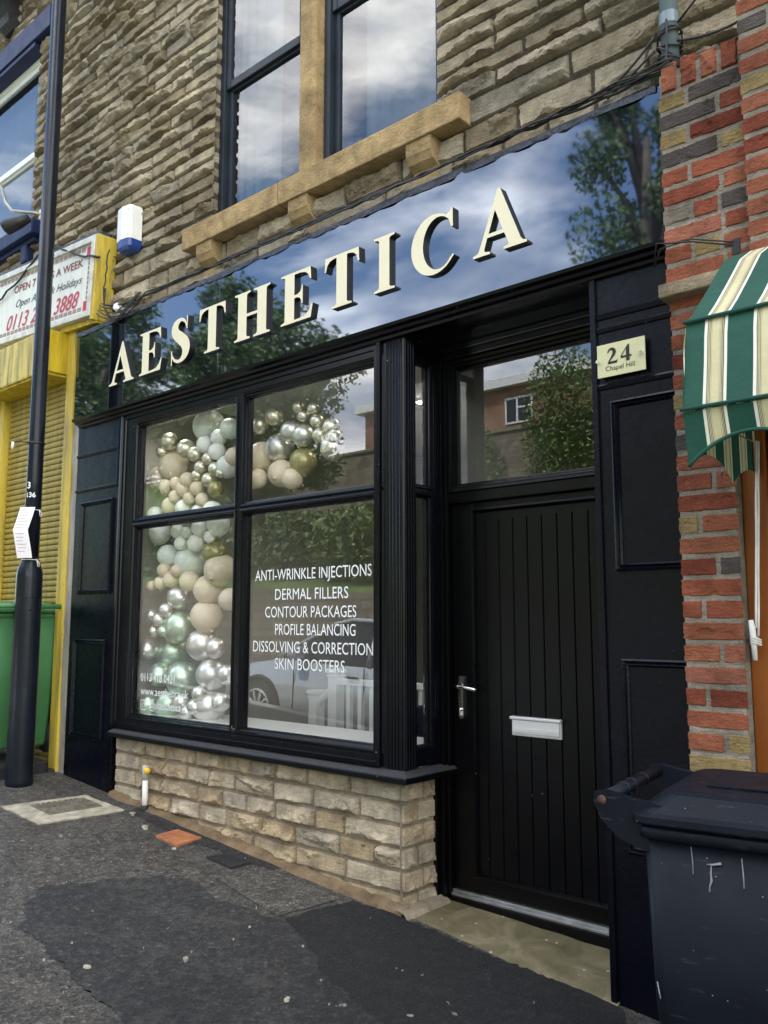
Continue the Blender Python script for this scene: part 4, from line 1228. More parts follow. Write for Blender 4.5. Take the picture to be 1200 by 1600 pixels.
# ------------------------------------------------------------------ balloon garland
BAL = "-4.784,0.173,2.681,0.053,G;-4.843,0.158,2.615,0.038,G;-4.594,0.175,2.606,0.055,G;-4.48,0.164,2.552,0.044,G;-4.331,0.157,2.505,0.037,G;-4.409,0.16,2.459,0.04,G;-4.267,0.159,2.433,0.039,G;-4.442,0.153,2.412,0.033,G;-4.33,0.163,2.372,0.043,G;-4.188,0.148,2.396,0.028,G;-4.26,0.166,2.307,0.046,D;-4.827,0.246,2.525,0.096,B;-4.958,0.224,2.458,0.074,B;-4.791,0.165,2.373,0.045,B;-4.558,0.165,2.397,0.045,B;-4.676,0.158,2.387,0.038,B;-4.599,0.166,2.34,0.046,B;-4.451,0.163,2.33,0.043,B;-4.675,0.161,2.301,0.041,B;-4.52,0.158,2.272,0.038,B;-4.389,0.16,2.253,0.04,B;-4.748,0.172,2.247,0.052,B;-4.594,0.172,2.219,0.052,W;-4.91,0.169,2.204,0.049,W;-4.428,0.166,2.177,0.046,W;-4.304,0.179,2.175,0.059,W;-4.452,0.248,2.743,0.098,P;-4.241,0.166,2.63,0.046,W;-4.386,0.171,2.604,0.051,W;-4.26,0.17,2.543,0.05,W;-4.154,0.178,2.673,0.058,P;-4.094,0.169,2.492,0.049,B;-4.175,0.185,2.439,0.065,P;-4.644,0.163,2.072,0.043,P;-4.537,0.153,2.057,0.033,P;-4.417,0.17,2.077,0.05,W;-4.932,0.221,2.089,0.071,W;-4.297,0.155,2.015,0.035,W;-4.601,0.16,1.992,0.04,W;-4.457,0.17,1.986,0.05,W;-4.255,0.185,2.092,0.065,W;-4.774,0.186,1.924,0.066,P;-4.612,0.245,1.878,0.095,P;-4.329,0.222,1.923,0.072,D;-4.298,0.242,1.818,0.092,B;-4.779,0.164,1.829,0.044,B;-4.634,0.158,1.82,0.038,B;-4.703,0.168,1.769,0.048,B;-4.811,0.161,1.748,0.041,B;-4.903,0.151,1.731,0.031,B;-4.526,0.18,1.751,0.06,B;-4.405,0.234,1.696,0.084,B;-4.119,0.181,1.631,0.061,B;-4.693,0.221,1.655,0.071,S;-4.426,0.242,1.533,0.092,B;-4.746,0.161,1.574,0.041,S;-4.897,0.155,1.541,0.035,S;-4.821,0.161,1.513,0.041,S;-4.711,0.248,1.466,0.098,N;-4.865,0.153,1.439,0.033,S;-4.757,0.153,1.439,0.033,N;-4.964,0.183,1.321,0.063,S;-4.905,0.34,1.297,0.11,N;-4.458,0.24,1.356,0.09,S;-4.236,0.177,1.342,0.057,S;-4.88,0.222,1.158,0.072,N;-4.67,0.247,1.145,0.097,N;-4.352,0.238,1.178,0.088,S;-4.123,0.172,1.191,0.052,S;-4.948,0.186,0.967,0.066,N;-4.789,0.232,0.974,0.082,N;-4.371,0.161,1.068,0.041,S;-4.559,0.166,1.006,0.046,S;-4.415,0.165,0.987,0.045,S;-4.484,0.161,0.947,0.041,S;-4.383,0.243,0.986,0.093,S;-4.164,0.17,1.029,0.05,S;-3.732,0.167,2.677,0.047,G;-3.854,0.165,2.644,0.045,G;-3.508,0.152,2.694,0.032,G;-3.465,0.151,2.636,0.031,G;-3.382,0.151,2.666,0.031,G;-3.359,0.155,2.591,0.035,G;-3.254,0.164,2.543,0.044,G;-3.338,0.159,2.509,0.039,G;-3.588,0.178,2.571,0.058,S;-3.749,0.225,2.504,0.075,S;-3.491,0.177,2.535,0.057,S;-3.231,0.161,2.48,0.041,G;-3.262,0.182,2.431,0.062,G;-3.908,0.234,2.472,0.084,B;-3.722,0.224,2.349,0.074,B;-3.537,0.222,2.394,0.072,D;-3.866,0.172,2.329,0.052,B;-3.579,0.175,2.297,0.055,B"
BM = {'G': (simple('champagne_chrome_balloon', (0.78, 0.73, 0.60), 0.36, 0.82, var=0.02), 'champagne chrome balloon'),
      'S': (simple('silver_chrome_balloon', (0.80, 0.78, 0.74), 0.36, 0.82, var=0.02), 'silver chrome balloon'),
      'N': (simple('pale_green_chrome_balloon', (0.58, 0.72, 0.58), 0.36, 0.82, var=0.02), 'pale green chrome balloon'),
      'B': (simple('nude_balloon', (0.74, 0.62, 0.47), 0.35, var=0.04), 'matte nude balloon'),
      'W': (simple('white_balloon', (0.86, 0.86, 0.82), 0.35, var=0.02), 'matte white balloon'),
      'P': (simple('pale_grey_balloon', (0.72, 0.76, 0.70), 0.35, var=0.03), 'pale grey-green balloon'),
      'D': (simple('gold_confetti_balloon', (0.38, 0.33, 0.16), 0.3, 0.4, var=0.6, vs=60), 'gold confetti balloon')}
gar = thing('balloon_garland', (-4.3, 0.25, 0.92), 'garland of chrome silver, nude, white and green balloons inside the display window', 'balloon garland')
def sphere_mesh(mat, nm):
    bm = bmesh.new(); bmesh.ops.create_uvsphere(bm, u_segments=28, v_segments=18, radius=1)
    for v in bm.verts:
        if v.co.z < 0: v.co.z *= 1.10; f_ = 1-0.10*(-v.co.z/1.1)**2; v.co.x *= f_; v.co.y *= f_
    kn = bmesh.ops.create_cone(bm, cap_ends=True, segments=10, radius1=0.13, radius2=0.03, depth=0.16)['verts']
    for v in kn: v.co.z -= 1.14
    for f in bm.faces: f.smooth = True
    me = bpy.data.meshes.new(nm); bm.to_mesh(me); bm.free(); me.materials.append(mat); return me
BMESH = {k: sphere_mesh(m, 'balloon_'+k) for k, (m, _) in BM.items()}
for e in BAL.split(';'):
    x, y, z, r, k = e.split(',')
    o = bpy.data.objects.new('balloon', BMESH[k]); COL.objects.link(o)
    o.parent = gar
    o.location = Vector((float(x), float(y), float(z))) - W[gar.name]
    r = float(r)*1.1
    if float(y)-r < 0.055: o.location.y += 0.055-(float(y)-r)
    o.scale = (r, r, r); o.rotation_euler = (R(random.uniform(-70, 70)), R(random.uniform(-70, 70)), random.uniform(0, 6))
    o['label'] = BM[k][1]

# ------------------------------------------------------------------ fascia sign
fs = thing('fascia_sign', (-3.47, -0.04, 2.92), 'long glossy black fascia sign with raised cream letters reading AESTHETICA', 'shop sign')
mb = MB()
mb.box(-5.66, -4.0005, -0.04, 0.06, 2.917, 3.55, 0.002); mb.box(-3.9995, -1.25, -0.04, 0.06, 2.917, 3.55, 0.002)
obj('panel', mb, M['sign'], fs)
mb = MB(); mb.smooth = True
def fl_(u, v):
    nn = float(vnoise(np.array([u*6.]), np.array([v*2.]), np.array([5.5]))[0]); n2 = float(vnoise(np.array([u*22.]), np.array([v*3.]), np.array([1.5]))[0])
    return (u, [-0.043, -0.05, -0.03, 0.04][v]+0.016*n2, 3.54+[-0.012, 0.012, 0.028, 0.055][v]+0.018*nn+0.012*n2)
mb.grid(list(np.arange(-5.66, -1.27, 0.02)), [0, 1, 2, 3], fl_)
fixnormals(obj('flashing', mb, M['lead'], fs))
def arc(cx, cy, rx, ry, a0, a1, n):
    return [(cx+rx*math.cos(R(a0+(a1-a0)*k/n)), cy+ry*math.sin(R(a0+(a1-a0)*k/n))) for k in range(n+1)]
G = {}
G['I'] = ([[(0,0),(40,0),(40,3.5),(32,5),(30,8),(30,92),(32,95),(40,96.5),(40,100),(0,100),(0,96.5),(8,95),(10,92),(10,8),(8,5),(0,3.5)]], [])
G['T'] = ([[(14,0),(52,0),(52,3.5),(45,5),(43,8),(43,95),(48,95),(56,92),(61,86),(63.5,74),(66,74),(65,100),(1,100),(0,74),(2.5,74),(5,86),(10,92),(18,95),(23,95),(23,8),(21,5),(14,3.5)]], [])
G['H'] = ([[(0,0),(36,0),(36,3.5),(30,5),(28,8),(28,47),(52,47),(52,8),(50,5),(44,3.5),(44,0),(80,0),(80,3.5),(74,5),(72,8),(72,92),(74,95),(80,96.5),(80,100),(44,100),(44,96.5),(50,95),(52,92),(52,53),(28,53),(28,92),(30,95),(36,96.5),(36,100),(0,100),(0,96.5),(6,95),(8,92),(8,8),(6,5),(0,3.5)]], [])
G['E'] = ([[(0,0),(62,0),(66,27),(63.5,27),(58,14),(50,7),(38,5),(28,5),(28,48),(34,48),(40,45),(43,37),(43,33),(45.5,33),(45.5,69),(43,69),(43,65),(40,57),(34,53.5),(28,53.5),(28,95),(40,95),(50,92.5),(56,87),(60,76),(62.5,76),(61,100),(0,100),(0,96.5),(6,95),(8,92),(8,8),(6,5),(0,3.5)]], [])
G['A'] = ([[(0,0),(24,0),(24,3.5),(17,5.5),(16,9),(20.5,27),(44,27),(49.5,9),(49.5,5.5),(43,3.5),(43,0),(74,0),(74,3.5),(69,5.5),(66,10),(39.5,102),(36,102),(9,10),(6.5,5.5),(0,3.5)]], [[(22.4,33),(42,33),(32,69)]])
G['C'] = ([arc(38,50,38,52,56,318,40) + [(71,21),(69,23)] + arc(46,50,26,45,316,50,34) + [(67,70),(69.5,70),(69.5,102),(67,102),(64.5,97)]], [])
def stroke(pts, n=8):
    """thick stroke polygon from (x,y,halfwidth) control points"""
    P = []
    ext = [pts[0]]+pts+[pts[-1]]
    for i in range(1, len(ext)-2):
        p0, p1, p2, p3 = [np.array(q, float) for q in ext[i-1:i+3]]
        for k in range(n):
            t = k/n
            P.append(0.5*((2*p1)+(-p0+p2)*t+(2*p0-5*p1+4*p2-p3)*t*t+(-p0+3*p1-3*p2+p3)*t**3))
    P.append(np.array(pts[-1], float))
    Lp, Rp = [], []
    for i, q in enumerate(P):
        d = P[min(i+1, len(P)-1)][:2]-P[max(i-1, 0)][:2]; d = d/(np.linalg.norm(d)+1e-9)
        nn = np.array([-d[1], d[0]])
        Lp.append(tuple(q[:2]+nn*q[2])); Rp.append(tuple(q[:2]-nn*q[2]))
    return Lp+Rp[::-1]
G['S'] = ([stroke([(46,76,1.5),(41,89,2.5),(29,97,4),(15,91,8),(10.5,78,10),(16,66,11.5),(28,55,12.5),(40,43,12.5),(45,28,11),(40,12,8),(26,3.5,4),(12,8,3),(4,20,2),(2,29,1.5)]),
           [(44.5,72),(47.5,72),(48.5,102),(45.8,102)], [(0.5,-2),(3.2,-2),(3.8,31),(0.8,31)]], [])
G['2'] = ([stroke([(3,70,2.5),(8,84,4.5),(20,93,7),(33,88,9),(39,74,9.5),(35,57,8.5),(23,38,6),(10,18,4),(3,6,3)]), [(1,0),(52,0),(57,23),(54,23),(49,16),(9,15)]], [])
G['4'] = ([[(29,0),(47,0),(47,22),(57,22),(57,35),(47,35),(47,100),(39,100),(0,36),(0,22),(29,22)]], [[(29,35),(29,77),(7,35)]])

def glyph_mb(ch, x0, x1, z0, cap, yf, yb):
    """face at yf (street side), side walls back to yb"""
    outs, hl = G[ch]
    xs_ = [p[0] for o in outs for p in o]; a, b = min(xs_), max(xs_)
    sx = (x1-x0)/(b-a)
    face, side = MB(), MB()
    for oi, o in enumerate(outs):
        y = yf+oi*0.0008
        def T(p, yy): return (x0+(p[0]-a)*sx, yy, z0+p[1]*cap/100)
        loops = [o]+(hl if oi == 0 else [])
        bm = bmesh.new()
        ed = []
        for lp in loops:
            vs_ = [bm.verts.new(T(p, y)) for p in lp]
            for i in range(len(vs_)): ed.append(bm.edges.new((vs_[i], vs_[(i+1) % len(vs_)])))
        bmesh.ops.triangle_fill(bm, use_beauty=True, use_dissolve=False, edges=ed, normal=(0, -1, 0))
        face.addbm(bm)
        for lp in loops:
            n = len(lp)
            side.add([T(p, y+0.0005) for p in lp]+[T(p, yb) for p in lp], [(i, (i+1) % n, n+(i+1) % n, n+i) for i in range(n)])
    return face, side
LET = [('A',-5.131,-4.833),('E',-4.771,-4.520),('S',-4.420,-4.226),('T',-4.135,-3.883),('H',-3.800,-3.492),('E',-3.401,-3.153),('T',-3.065,-2.820),('I',-2.720,-2.587),('C',-2.483,-2.232),('A',-2.128,-1.850)]
for i, (ch_, xa, xb) in enumerate(LET):
    f_, s_ = glyph_mb(ch_, xa*1.006, xb*1.006, 3.071+0.0025*i, 0.28, -0.063, -0.0405)
    lo = fixnormals(obj('letter', f_, M['cream'], fs, 'raised cream letter '+ch_))
    fixnormals(obj('letter_side', s_, M['letterblack'], lo))

# ------------------------------------------------------------------ house number plate
npl = thing('number_plate', (-1.485, -0.03, 2.45), 'pale gold acrylic plate reading 24 Chapel Hill on the black pilaster', 'number plate')
mb = MB(); mb.box(-1.572, -1.372, -0.030, -0.026, 2.447, 2.579, 0.001)
obj('plate', mb, M['numberplate'], npl)
mb = MB()
for ch_, xa, xb in (('2', -1.527, -1.484), ('4', -1.472, -1.427)):
    f_, s_ = glyph_mb(ch_, xa, xb, 2.496, 0.064, -0.0315, -0.030)
    mb.add(f_.v, f_.f)
text_mb(mb, 'Chapel Hill', 0.027, -1.538, 2.470, lambda u, v, h: (u, -0.0315, v), width=0.122)
fixnormals(obj('lettering', mb, M['blacktext'], npl))
for x, z in ((-1.565, 2.512), (-1.385, 2.513)):
    mb = MB()
    mb.tube([(x, -0.02, z), (x, -0.04, z)], 0.006, 12); mb.tube([(x, -0.04, z), (x, -0.043, z)], 0.0075, 12)
    obj('stud', mb, M['chrome'], npl)

# ------------------------------------------------------------------ alarm box
al = thing('alarm_box', (-5.06, 0.0, 4.03), 'white alarm box with a blue translucent base on the stone wall', 'alarm box')
mb = MB()
def albox(z): return [(-5.195, 0.06, z), (-5.195, -0.02, z), (-5.180, -0.038, z), (-5.11, -0.050, z), (-5.04, -0.038, z), (-5.025, -0.02, z), (-5.025, 0.06, z)]
mb.loft([albox(4.105), albox(4.33), [(x*0.98-5.11*0.02, y*0.9, 4.345) for x, y, z in albox(0)]])
fixnormals(obj('cover', mb, M['white'], al))
mb = MB()
def albot(z, k): return [(-5.11+(x+5.11)*k, 0.06+(y-0.06)*k, z) for x, y, _ in albox(0)]
mb.loft([albot(4.035, 0.80), albot(4.055, 0.94), albot(4.103, 0.985)])
fixnormals(obj('strobe_base', mb, M['blueplastic'], al))
for x, z in ((-5.045, 4.31), (-5.045, 4.13)):
    mb = MB(); mb.tube([(x, -0.03, z), (x, -0.044, z)], 0.006, 10); obj('screw', mb, M['alu'], al)

# ------------------------------------------------------------------ cables
rc = random.Random(5)
cb = thing('cable_bundle', (-3.4, -0.05, 3.6), 'tangled black cables strung along the top of the black sign', 'cables')
def wob(p0, p1, n, sag, amp, seed):
    rr = random.Random(seed); out = []
    for k in range(n+1):
        t = k/n; p = Vector(p0).lerp(Vector(p1), t)
        p.z -= sag*4*t*(1-t)
        p += Vector((0, (rr.random()-.5)*amp, (rr.random()-.5)*amp*1.4)); out.append(p)
    return out
for k in range(5):
    mb = MB(); mb.smooth = True
    mb.tube(wob((-5.33, -0.05-0.008*k, 3.70-0.018*k), (-4.78, -0.055, 3.615+0.006*k), 14, 0.03+0.02*k, 0.012, k)
            + wob((-4.74, -0.056, 3.612+0.006*k), (-1.20, -0.05-0.006*k, 3.585+0.008*k), 46, 0.012*(k-1), 0.011, 40+k), 0.0042 if k else 0.006, 6)
    obj('cable', mb, M['cable'], cb)
for k in range(3):                     # hanging loops below the alarm
    mb = MB(); mb.smooth = True
    mb.tube([(-5.30+.01*k, -0.05, 3.80), (-5.26, -0.07, 3.66), (-5.20+.02*k, -0.06, 3.56-.01*k), (-5.10, -0.06, 3.535-.012*k), (-5.0+.02*k, -0.06, 3.58), (-4.88, -0.06, 3.64-.01*k), (-4.83, -0.055, 3.655)], 0.005, 6)
    obj('cable', mb, M['cable'], cb)
mb = MB(); mb.smooth = True
mb.tube(wob((-5.26, -0.05, 4.08), (-5.30, -0.05, 3.70), 8, 0, 0.02, 77), 0.005, 6)
obj('cable', mb, M['cable'], cb)
mb = MB(); mb.smooth = True
mb.tube(wob((-7.6, -0.08, 4.02), (-6.1, -0.09, 4.36), 14, 0.06, 0.02, 78) + wob((-6.05, -0.09, 4.37), (-5.32, -0.08, 4.02), 10, 0.03, 0.02, 79), 0.008, 6)
obj('cable', mb, M['cable'], cb)
mb = MB(); mb.smooth = True
bm = bmesh.new(); bmesh.ops.create_icosphere(bm, subdivisions=2, radius=0.03)
for v in bm.verts: v.co = Vector((-5.12, -0.04, 3.62)) + v.co*(0.8+0.5*rc.random())
mb.addbm(bm)
tag(obj('cable_junction', mb, M['white']), 'small crumpled white junction cap hanging under the alarm box by the cables', 'junction cap')

dp = thing('drainpipe', (-1.235, -0.01, 3.5), 'grey plastic drainpipe wrapped in loose black cables above the brick pier', 'drainpipe')
mb = MB(); mb.smooth = True
mb.tube([(-1.235, 0.0, 3.40), (-1.235, 0.0, 7.25)], 0.034, 20); obj('pipe', mb, M['greydrain'], dp)
mb = MB()
mb.lathe([(0.0345, 0), (0.0375, 0.001), (0.0375, 0.05), (0.0345, 0.051)], (-1.235, 0.0, 3.80), 20); obj('pipe_collar', mb, M['greydrain'], dp)
for k in range(7):
    mb = MB(); mb.smooth = True
    z0 = 3.57+0.032*k; pts = []
    tl = rc.uniform(-0.05, 0.05); rr_ = rc.uniform(0.039, 0.055)
    for a in range(0, 400, 25): pts.append((-1.235+rr_*math.cos(R(a)), 0.0+rr_*math.sin(R(a)), z0+tl*math.sin(R(a+30*k))+a*4e-5))
    mb.tube(pts, 0.0042, 6); obj('cable_coil', mb, M['cable'], dp)
for a, b, c in (((-1.19, -0.03, 3.78), (-0.98, -0.05, 3.93), (-0.80, -0.06, 4.05)), ((-1.19, -0.04, 3.70), (-1.02, -0.07, 3.62), (-0.92, -0.06, 3.66)), ((-1.28, -0.04, 3.76), (-1.36, -0.05, 3.66), (-1.52, -0.05, 3.595)), ((-1.28, -0.04, 3.70), (-1.38, -0.06, 3.62), (-1.48, -0.05, 3.58)), ((-1.225, -0.05, 3.80), (-1.222, -0.055, 3.65), (-1.25, -0.05, 3.52)), ((-1.0, -0.05, 3.88), (-0.90, -0.06, 3.88), (-0.88, -0.09, 3.74))):
    mb = MB(); mb.smooth = True
    pts = [Vector(a).lerp(Vector(b), t).lerp(Vector(b).lerp(Vector(c), t), t) for t in np.linspace(0, 1, 10)]
    mb.tube(pts, 0.005, 6); obj('loose_cable', mb, M['cable'], dp)

# ------------------------------------------------------------------ takeaway next door
ta = thing('takeaway_shop', (-6.4, 0.1, 0.55), 'faded yellow takeaway shopfront with its roller shutter down left of the black shopfront', 'shopfront')
mb = MB()
p = []
for k in range(66):
    z = 0.50+k*0.0435
    p += [(0.074, z), (0.061, z+0.0015), (0.056, z+0.010), (0.055, z+0.022), (0.058, z+0.0375), (0.074, z+0.0395)]
vs = [(-7.9, y, z) for y, z in p]+[(-5.83, y, z) for y, z in p]; n_ = len(p)
mb.add(vs, [(i, n_+i, n_+i+1, i+1) for i in range(n_-1)])
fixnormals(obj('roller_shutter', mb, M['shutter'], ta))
mb = MB(); mb.box(-5.855, -5.74, -0.012, 0.12, 0.46, 3.66, 0.01); obj('post', mb, M['yellowwood'], ta)
mb = MB(); mb.box(-6.98, -6.88, 0.0, 0.10, 0.5, 3.3, 0.01); obj('post', mb, M['yellowwood'], ta)
mb = MB(); mb.smooth = True
mb.grid(list(np.linspace(-5.738, -5.648, 6)), list(np.linspace(0.42, 3.55, 90)), lambda u, v: (u, 0.004+0.012*float(vnoise(np.array([u*20.]), np.array([v*14.]), np.array([2.]))[0]), v))
obj('stone_jamb', mb, M['oldstone'], ta)
mb = MB()
mb.box(-7.9, -5.862, -0.17, 0.10, 3.30, 3.62, 0.012)
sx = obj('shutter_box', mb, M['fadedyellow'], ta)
mb = MB(); mb.box(-5.861, -5.857, -0.166, 0.09, 3.305, 3.615, 0.001); obj('end_plate', mb, M['yellow'], sx)
mb = MB(); mb.box(-7.9, -5.88, -0.15, 0.08, 3.285, 3.2995); obj('box_underside', mb, M['yellow'], sx)
mb = MB(); mb.box(-7.9, -5.75, -0.06, 0.10, 0.30, 0.495, 0.01); mb.box(-7.9, -5.76, -0.62, -0.06, 0.2, 0.56, 0.02)
obj('shop_step', mb, M['darkiron'], ta)

# takeaway sign (box tilted with the hill)
tsn = thing('takeaway_sign', (-5.40, 0, 3.93), 'weathered white takeaway sign box with red lettering and a yellow timber end', 'shop sign')
BASEW = W[tsn.name].copy()
mb = MB()
FY = -0.075
SX0, SX1, SZ0, SZ1 = -7.9, -5.405, 3.63, 4.22
mb.box(SX0, SX1, FY+0.012, 0.04, SZ0+0.012, SZ1-0.012)
obj('sign_face', mb, M['signwhite'], tsn)
mb = MB()
mb.box(SX0, SX1, FY-0.012, 0.04, SZ1-0.045, SZ1, 0.005); mb.box(SX0, SX1, FY-0.012, 0.04, SZ0, SZ0+0.045, 0.005); mb.box(SX1-0.05, SX1+0.001, FY-0.0125, 0.04, SZ0+.0005, SZ1+.001, 0.005)
obj('sign_frame', mb, M['signframe'], tsn)
mb = MB(); mb.box(SX1+0.002, SX1+0.035, FY-0.01, 0.07, SZ0-0.03, SZ1+0.0, 0.006)
obj('timber_end', mb, M['yellowwood'], tsn)
mb = MB(); mb.box(-5.9, SX1+0.03, FY+.03, 0.06, SZ0-0.045, SZ0-0.002, 0.005); obj('timber_bottom', mb, M['yellow'], tsn)
mb = MB(); mb.box(-7.9, SX1-0.02, -0.05, 0.06, SZ1+0.002, SZ1+0.05, 0.012); obj('sign_flashing', mb, M['lead'], tsn)
STX = lambda u, v, h: (u, FY+0.0095, v)
for z in (SZ1-0.085, SZ0+0.065):
    mb = MB(); x = -7.8
    while x < -5.60:
        mb.add([STX(x, z, 0), STX(x+0.052, z, 0), STX(x+0.052, z+0.028, 0), STX(x, z+0.028, 0)], [(0,1,2,3)]); x += 0.066
    fixnormals(obj('border', mb, M['brownpat'], tsn))
mb = MB()
z = SZ0+0.14
while z < SZ1-0.16:
    mb.add([STX(-5.515, z, 0), STX(-5.487, z, 0), STX(-5.487, z+0.028, 0), STX(-5.515, z+0.028, 0)], [(0,1,2,3)]); z += 0.036
fixnormals(obj('border', mb, M['brownpat'], tsn))
mb = MB()
for z in (SZ1-0.135, SZ0+0.055):
    mb.add([STX(-5.545, z, 0), STX(-5.475, z, 0), STX(-5.475, z+0.075, 0), STX(-5.545, z+0.075, 0)], [(0,1,2,3)])
fixnormals(obj('corner_square', mb, M['red'], tsn))
mb = MB()
text_mb(mb, '0113 2', 0.17, -6.78, 3.735, STX, shear=0.35, width=0.52, offset=0.002)
fixnormals(obj('phone_number', mb, M['red'], tsn))
mb = MB()
text_mb(mb, '3888', 0.17, -5.99, 3.735, STX, shear=0.35, width=0.37, offset=0.002)
fixnormals(obj('phone_number', mb, M['red'], tsn))
mb = MB()
text_mb(mb, 'OPEN 7 DAYS A WEEK', 0.082, -6.68, 4.03, STX, width=1.09, offset=0.0015)
fixnormals(obj('opening_days', mb, M['maroon'], tsn))
mb = MB()
text_mb(mb, 'Open All Bank Holidays', 0.085, -6.64, 3.905, STX, shear=0.35, width=1.04)
fixnormals(obj('holiday_line', mb, M['blacktext'], tsn))
tsn.rotation_euler = (0, R(4.0), 0)

# swan-neck lamp and grey hose over the takeaway sign
sn = thing('sign_lamp', (-6.5, -0.02, 4.75), 'black swan-neck spotlight under the navy painted sill', 'lamp')
mb = MB(); mb.smooth = True
mb.tube([(-6.9, -0.12, 5.1), (-6.75, -0.14, 4.9), (-6.62, -0.14, 4.78), (-6.45, -0.12, 4.72), (-6.36, -0.08, 4.70), (-6.33, 0.02, 4.70)], 0.014, 8)
obj('arm', mb, simple('grey_metal_arm', (0.35, 0.34, 0.31), 0.4, 0.6), sn)
mb = MB(); mb.smooth = True
mb.tube([(-6.40, -0.10, 4.66), (-6.47, -0.15, 4.63), (-6.54, -0.2, 4.60), (-6.56, -0.21, 4.59)], [0.03, 0.05, 0.06, 0.058], 14)
obj('lamp_head', mb, M['cable'], sn)
mb = MB(); mb.box(-6.37, -6.29, -0.04, 0.07, 4.66, 4.74, 0.01)
obj('wall_bracket', mb, M['white'], sn)

# ------------------------------------------------------------------ lamp post
PX, PY = -5.605, -0.33
PZ = gz(PX, PY)
lp = thing('lamp_post', (PX, PY, PZ), 'black painted street lamp post with a thick base in front of the yellow shutter', 'lamp post')
mb = MB(); mb.smooth = True
mb.lathe([(0.088, -0.02), (0.086, 0.02), (0.084, 1.33), (0.082, 1.37), (0.070, 1.41), (0.056, 1.44), (0.0535, 1.45)], (PX, PY, PZ), 32)
obj('base', mb, M['polegloss'], lp)
mb = MB(); mb.smooth = True
mb.lathe([(0.0525, 1.44), (0.051, 2.0), (0.050, 6.9)], (PX, PY, PZ), 28)
obj('pole', mb, M['polegloss'], lp)
mb = MB(); mb.smooth = True
mb.tube([(PX, PY, PZ+6.85), (PX, PY-0.05, PZ+7.1), (PX+0.1, PY-0.4, PZ+7.35), (PX+0.2, PY-0.9, PZ+7.45)], 0.035, 10)
mb.box(PX+0.1, PX+0.36, PY-1.6, PY-0.85, PZ+7.40, PZ+7.52, 0.04)
obj('lantern_arm', mb, M['polegloss'], lp)
# access door, curved onto the base, facing the camera
mb = MB(); mb.smooth = True
a0 = math.degrees(math.atan2(-3.05-PY, 0-PX))
def doorpt(a, z, r): return (PX+r*math.cos(R(a0+a)), PY+r*math.sin(R(a0+a)), PZ+z)
aa = np.linspace(-44, 52, 14); zz = [0.62, 0.64, 0.7, 1.0, 1.14, 1.18, 1.2]
mb.grid(list(aa), zz, lambda a, z: doorpt(a, z, 0.0875))
mb.tube([doorpt(a, 1.2, 0.087) for a in aa], 0.0025, 6); mb.tube([doorpt(a, 0.62, 0.087) for a in aa], 0.0025, 6)
mb.tube([doorpt(-44, z, 0.087) for z in zz], 0.002, 6); mb.tube([doorpt(52, z, 0.087) for z in zz], 0.002, 6)
mb.tube([doorpt(8, 1.12, 0.086), doorpt(8, 1.12, 0.093)], 0.008, 8)
obj('access_door', mb, M['polegloss'], lp)
mb = MB()
def poleTX(zc, ac):
    return lambda u, v, h: (PX+0.0528*math.cos(R(a0+ac)+u/0.0528), PY+0.0528*math.sin(R(a0+ac)+u/0.0528), PZ+zc+v)
text_mb(mb, '3', 0.062, -0.03, 0.0, poleTX(1.93, -24), offset=0.0012)
text_mb(mb, '136', 0.047, -0.04, 0.0, poleTX(1.87, -20), offset=0.001)
obj('pole_number', mb, M['vinyl'], lp)
mb = MB(); mb.smooth = True
mb.lathe([(0.0535, 2.235), (0.055, 2.238), (0.055, 2.25), (0.0535, 2.253)], (PX, PY, PZ), 24)
mb.tube([doorpt(-60, 2.245, 0.054), doorpt(-75, 2.245, 0.12), doorpt(-78, 2.24, 0.15)], 0.004, 6)
obj('band', mb, M['cable'], lp)
mb = MB(); mb.smooth = True
mb.tube([doorpt(-78, 2.24, 0.15), doorpt(-78, 2.19, 0.152)], 0.009, 8); obj('band_tag', mb, M['white'], lp)

nt_ = thing('notice', (PX, PY-0.1, PZ+1.45), 'creased white paper notice tied to the lamp post', 'notice')
mb = MB()
mb.smooth = True
def cen(t):   # folded strip: leans out to the left, then back
    if t < 0.5: k = t/0.5; return -24-18*k, 1.80-0.155*k, 0.060+0.035*k
    k = (t-0.5)/0.5; return -42+20*k, 1.645-0.185*k, 0.095-0.020*k
def npnt(u, t):
    a, z, r = cen(t)
    return (PX+r*math.cos(R(a0+a))+0.085*(u-0.5)*math.sin(R(41.8-90+90))*0 + 0.105*(u-0.5)*math.cos(R(35)), PY+r*math.sin(R(a0+a))+0.105*(u-0.5)*math.sin(R(35))-0.01, PZ+z)
mb.grid(list(np.linspace(0, 1, 5)), list(np.linspace(0, 1, 17)), npnt)
obj('paper', mb, M['paper'], nt_)
PM = simple('grey_print', (0.42, 0.38, 0.42), 0.8)
for k in range(14):
    t = 0.06+0.88*k/14
    if abs(t-0.5) < 0.04: continue
    q = [npnt(0.12, t), npnt(0.12+0.7*(0.6+0.4*((k*37) % 10)/10), t), npnt(0.12+0.7*(0.6+0.4*((k*37) % 10)/10), t+0.012), npnt(0.12, t+0.012)]
    mb = MB(); mb.add([(x+0.002*math.cos(R(a0)), y+0.002*math.sin(R(a0)), z) for x, y, z in q], [(0,1,2,3)])
    obj('print_line', mb, PM, nt_)
for z, sd2 in ((1.785, 1), (1.452, 2)):
    mb = MB(); mb.smooth = True
    mb.tube([(PX+0.057*math.cos(R(a)), PY+0.057*math.sin(R(a)), PZ+z) for a in range(0, 361, 20)], 0.003, 6)
    mb.tube([doorpt(38, z, 0.06), doorpt(42, z-0.02, 0.08), doorpt(46, z-0.05, 0.075), doorpt(38, z-0.045, 0.075), doorpt(36, z-0.015, 0.07), doorpt(40, z, 0.06)], 0.0028, 6)
    obj('tie', mb, M['twine'], nt_)

